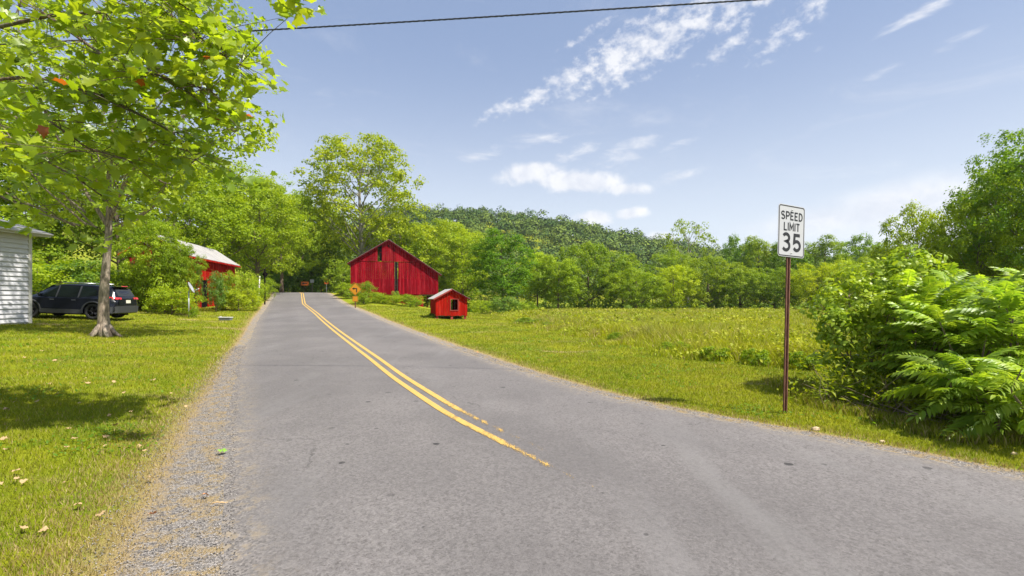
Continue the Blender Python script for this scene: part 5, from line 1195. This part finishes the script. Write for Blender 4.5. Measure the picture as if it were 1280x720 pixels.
def build_thicket():
    rng = np.random.default_rng(31); fr = [frond_mesh(k) for k in range(6)]
    from mathutils import Quaternion
    def plant(cx, cy, stems, name, label, nf, spread, hts, own):
        g = H(cx, cy); root = empty(name, (cx, cy, g)); tag(root, label, 'shrub'); mb = MB(); extra = []
        for k in range(stems):
            a = rng.uniform(0, 6.283); r = rng.uniform(.05, spread*.45); hh = rng.uniform(*hts); ld = rng.uniform(.05, .45)
            b0 = Vector((math.cos(a)*r, math.sin(a)*r, 0)); b0.z = H(cx+b0.x, cy+b0.y)-g-.03; tipv = b0+Vector((math.cos(a)*ld*hh*.8+rng.normal()*.1, math.sin(a)*ld*hh*.8+rng.normal()*.1, hh))
            Q = [b0, b0.lerp(tipv, .35)+Vector((rng.normal()*.06, rng.normal()*.06, 0)), b0.lerp(tipv, .7)+Vector((rng.normal()*.05, rng.normal()*.05, 0)), tipv]; mb.tube(Q, [.022,.018,.012,.006], 6, False)
            for j in range(nf):
                f = 1-(j/nf)**1.25*.80; p = Q[0].lerp(Q[1], f*3) if f < .333 else (Q[1].lerp(Q[2], f*3-1) if f < .667 else Q[2].lerp(Q[3], f*3-2))
                th = j*2.4+rng.uniform(-.4, .4)+a; elv = rng.uniform(-.15, .35)+.75*(f**4); d = Vector((math.cos(th)*math.cos(elv), math.sin(th)*math.cos(elv), math.sin(elv)))
                s = rng.uniform(.42, .72)*(1 if f < .9 else .75)
                up = Vector((0, 0, 1)); z = (up-d*up.dot(d)).normalized(); x = d.cross(z); mt = Matrix((x, d, z)).transposed()
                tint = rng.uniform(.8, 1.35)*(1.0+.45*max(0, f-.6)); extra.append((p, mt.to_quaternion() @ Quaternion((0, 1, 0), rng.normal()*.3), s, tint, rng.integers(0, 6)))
        mb.build('stem', plain('thicket_stem', (.20, .15, .10), .85), root)
        extra.sort(key=lambda e: -own((e[0].x+cx, e[0].y+cy, e[0].z+g)))
        return root, extra
    vis = lambda p: -math.hypot(p[0], p[1])+.6*p[2]
    total = 0
    for i, (px, D, st, nf, sp, hts, lab) in enumerate((
        (1195, 7.0, 7, 13, 1.3, (1.3, 2.0), 'sumac bush with long feathery leaves, front centre of the right thicket'),
        (1290, 6.6, 7, 13, 1.3, (1.0, 1.8), 'sumac bush with drooping feathery leaves cut by the right frame edge'),
        (1240, 8.4, 7, 13, 1.6, (1.5, 2.15), 'taller feathery sumac at the back of the right thicket'),
        (1140, 7.9, 6, 12, 1.2, (1.3, 2.0), 'feathery sumac next to the broadleaf shrub, left part of the thicket'),
        (1330, 8.6, 6, 12, 1.6, (1.4, 2.1), 'sumac bush mostly beyond the right frame edge'),
        (1262, 5.9, 6, 10, .8, (.45, 1.0), 'low dark feathery sumac sprouts at the verge, bottom right'))):
        x, y = at(px, D); root, ex = plant(x, y, st, 'sumac_bush', lab, nf+5, sp, hts, vis)
        for p, q, s, tint, k in ex:
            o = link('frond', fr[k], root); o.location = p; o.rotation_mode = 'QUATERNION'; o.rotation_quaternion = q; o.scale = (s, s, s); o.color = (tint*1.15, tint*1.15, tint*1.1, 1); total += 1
    # broadleaf shrub on the left of the thicket
    r = np.random.default_rng(12); x, y = at(1078, 8.4); g = H(x, y); root = empty('broadleaf_shrub', (x, y, g)); tag(root, 'bushy broadleaf shrub right of the speed limit sign post', 'shrub')
    lob = [((-.25,-.1,1.15),(.45,.45,.45)),((.25,-.3,1.5),(.5,.5,.45)),((-.1,.2,1.75),(.5,.5,.42)),((.6,0,1.9),(.55,.5,.42)),((-.5,-.1,.85),(.35,.4,.35)),((.1,-.4,.9),(.4,.4,.4)),((.9,-.3,1.4),(.5,.5,.5)),((.45,.4,2.15),(.45,.4,.35)),((-.45,.3,1.5),(.35,.35,.32)),((1.2,.2,2.1),(.5,.5,.35)),((.35,-.5,.45),(.4,.3,.3)),((.95,-.6,.8),(.5,.3,.4)),((-.62,-.1,1.25),(.3,.3,.25)),((.9,.1,2.35),(.4,.4,.3)),((-.3,-.2,.4),(.35,.3,.28))]
    cm, C = leaf_mesh('foliage', r, lob, 26, 17, .095, .17, T_oval(), .04); cm.materials.append(M['leaf_gloss']); b = link('foliage', cm, root); b.color = (1.5, 1.4, 1.1, 1)
    mb = MB()
    for k, (c, rr) in enumerate(lob):
        c = Vector(c); b0 = Vector((.15+c.x*.25+r.normal()*.1, r.normal()*.12, -.05)); mb.tube([b0, b0.lerp(c, .5)+Vector((r.normal()*.08, r.normal()*.08, .1)), c], [.018,.013,.007], 5, False)
        for j in np.linalg.norm(C-np.array(c), axis=1).argsort()[:10]: e = Vector(C[j]); mb.tube([c, c.lerp(e, .5), e], [.006,.004,.002], 3, False)
    mb.build('stem', M['twig'], root)
    # dry canes, brush and low weeds at the foot
    x, y = at(1072, 7.5); g = H(x, y); mb = MB()
    for k in range(150):
        f = r.uniform(0, 1); ax, ay = 4.95+f*3.3+r.normal()*.22, 7.6-f*2.0+r.normal()*.28; b0 = Vector((ax, ay, H(ax, ay)-.02)); L = r.uniform(.25, 1.0)*(1-.4*f); d = Vector((r.normal()*.5, r.normal()*.5, 1)).normalized()
        mb.tube([b0, b0+d*L*.5, b0+d*L+Vector((r.normal()*.12, r.normal()*.12, -.1*L))], [.005,.004,.002], 4, False)
    for k in range(70):
        f = r.uniform(0, 1); ax, ay = 5.2+f*3.2+r.normal()*.2, 7.0-f*1.7+r.normal()*.2; a = r.uniform(0, 3.1); L = r.uniform(.15, .5); zz = H(ax, ay)+r.uniform(.01, .12)
        mb.tube([(ax-math.cos(a)*L/2, ay-math.sin(a)*L/2, zz), (ax+math.cos(a)*L/2, ay+math.sin(a)*L/2, zz+r.uniform(-.03, .1))], [.007,.004], 4, False)
    o = mb.build('dry_brush', M['twig']); tag(o, 'dry canes and dead sticks tangled at the foot of the thicket', 'brush', kind='stuff')
    n = 5200; f = r.uniform(0, 1, n); ax = 4.95+f*3.6+r.normal(0, .24, n); ay = 7.65-f*2.1+r.normal(0, .30, n)+.1; zz = h(ax, ay)+np.abs(r.normal(0, .26, n))*(1.1-.3*f)+.02
    V, F = scatter((T_quad()[0]*np.array((.5, 1, 1)), T_quad()[1]), np.stack([ax, ay, zz], 1), r.normal(size=(n, 3))*.5+np.array((0, -.2, .8)), r.uniform(.05, .14, n), r)
    o = link('low_weeds', npmesh('low_weeds', V, F), None, M['leaf_mid']); o.color = (1.2, 1.0, .8, 1); tag(o, 'low leafy weeds growing along the foot of the thicket', 'weeds', kind='stuff')
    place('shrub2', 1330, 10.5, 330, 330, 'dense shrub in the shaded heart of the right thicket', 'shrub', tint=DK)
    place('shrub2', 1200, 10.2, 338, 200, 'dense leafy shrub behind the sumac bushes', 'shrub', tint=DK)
build_thicket()

# ------------------------------------------------------------------ summer haze
def build_haze():
    m = bpy.data.materials.new('haze'); m.use_nodes = True; t = m.node_tree
    for n in list(t.nodes): t.nodes.remove(n)
    v = nn(t, 'ShaderNodeVolumePrincipled', ins={'Color': (.80, .88, 1, 1), 'Density': .00015, 'Anisotropy': .2}); o = nn(t, 'ShaderNodeOutputMaterial'); t.links.new(v.outputs[0], o.inputs['Volume'])
    tag(MB().box((-900, -60, -25), (900, 1410, 130)).build('haze', m), 'thin summer haze lying over the valley', 'haze', kind='stuff')
build_haze()
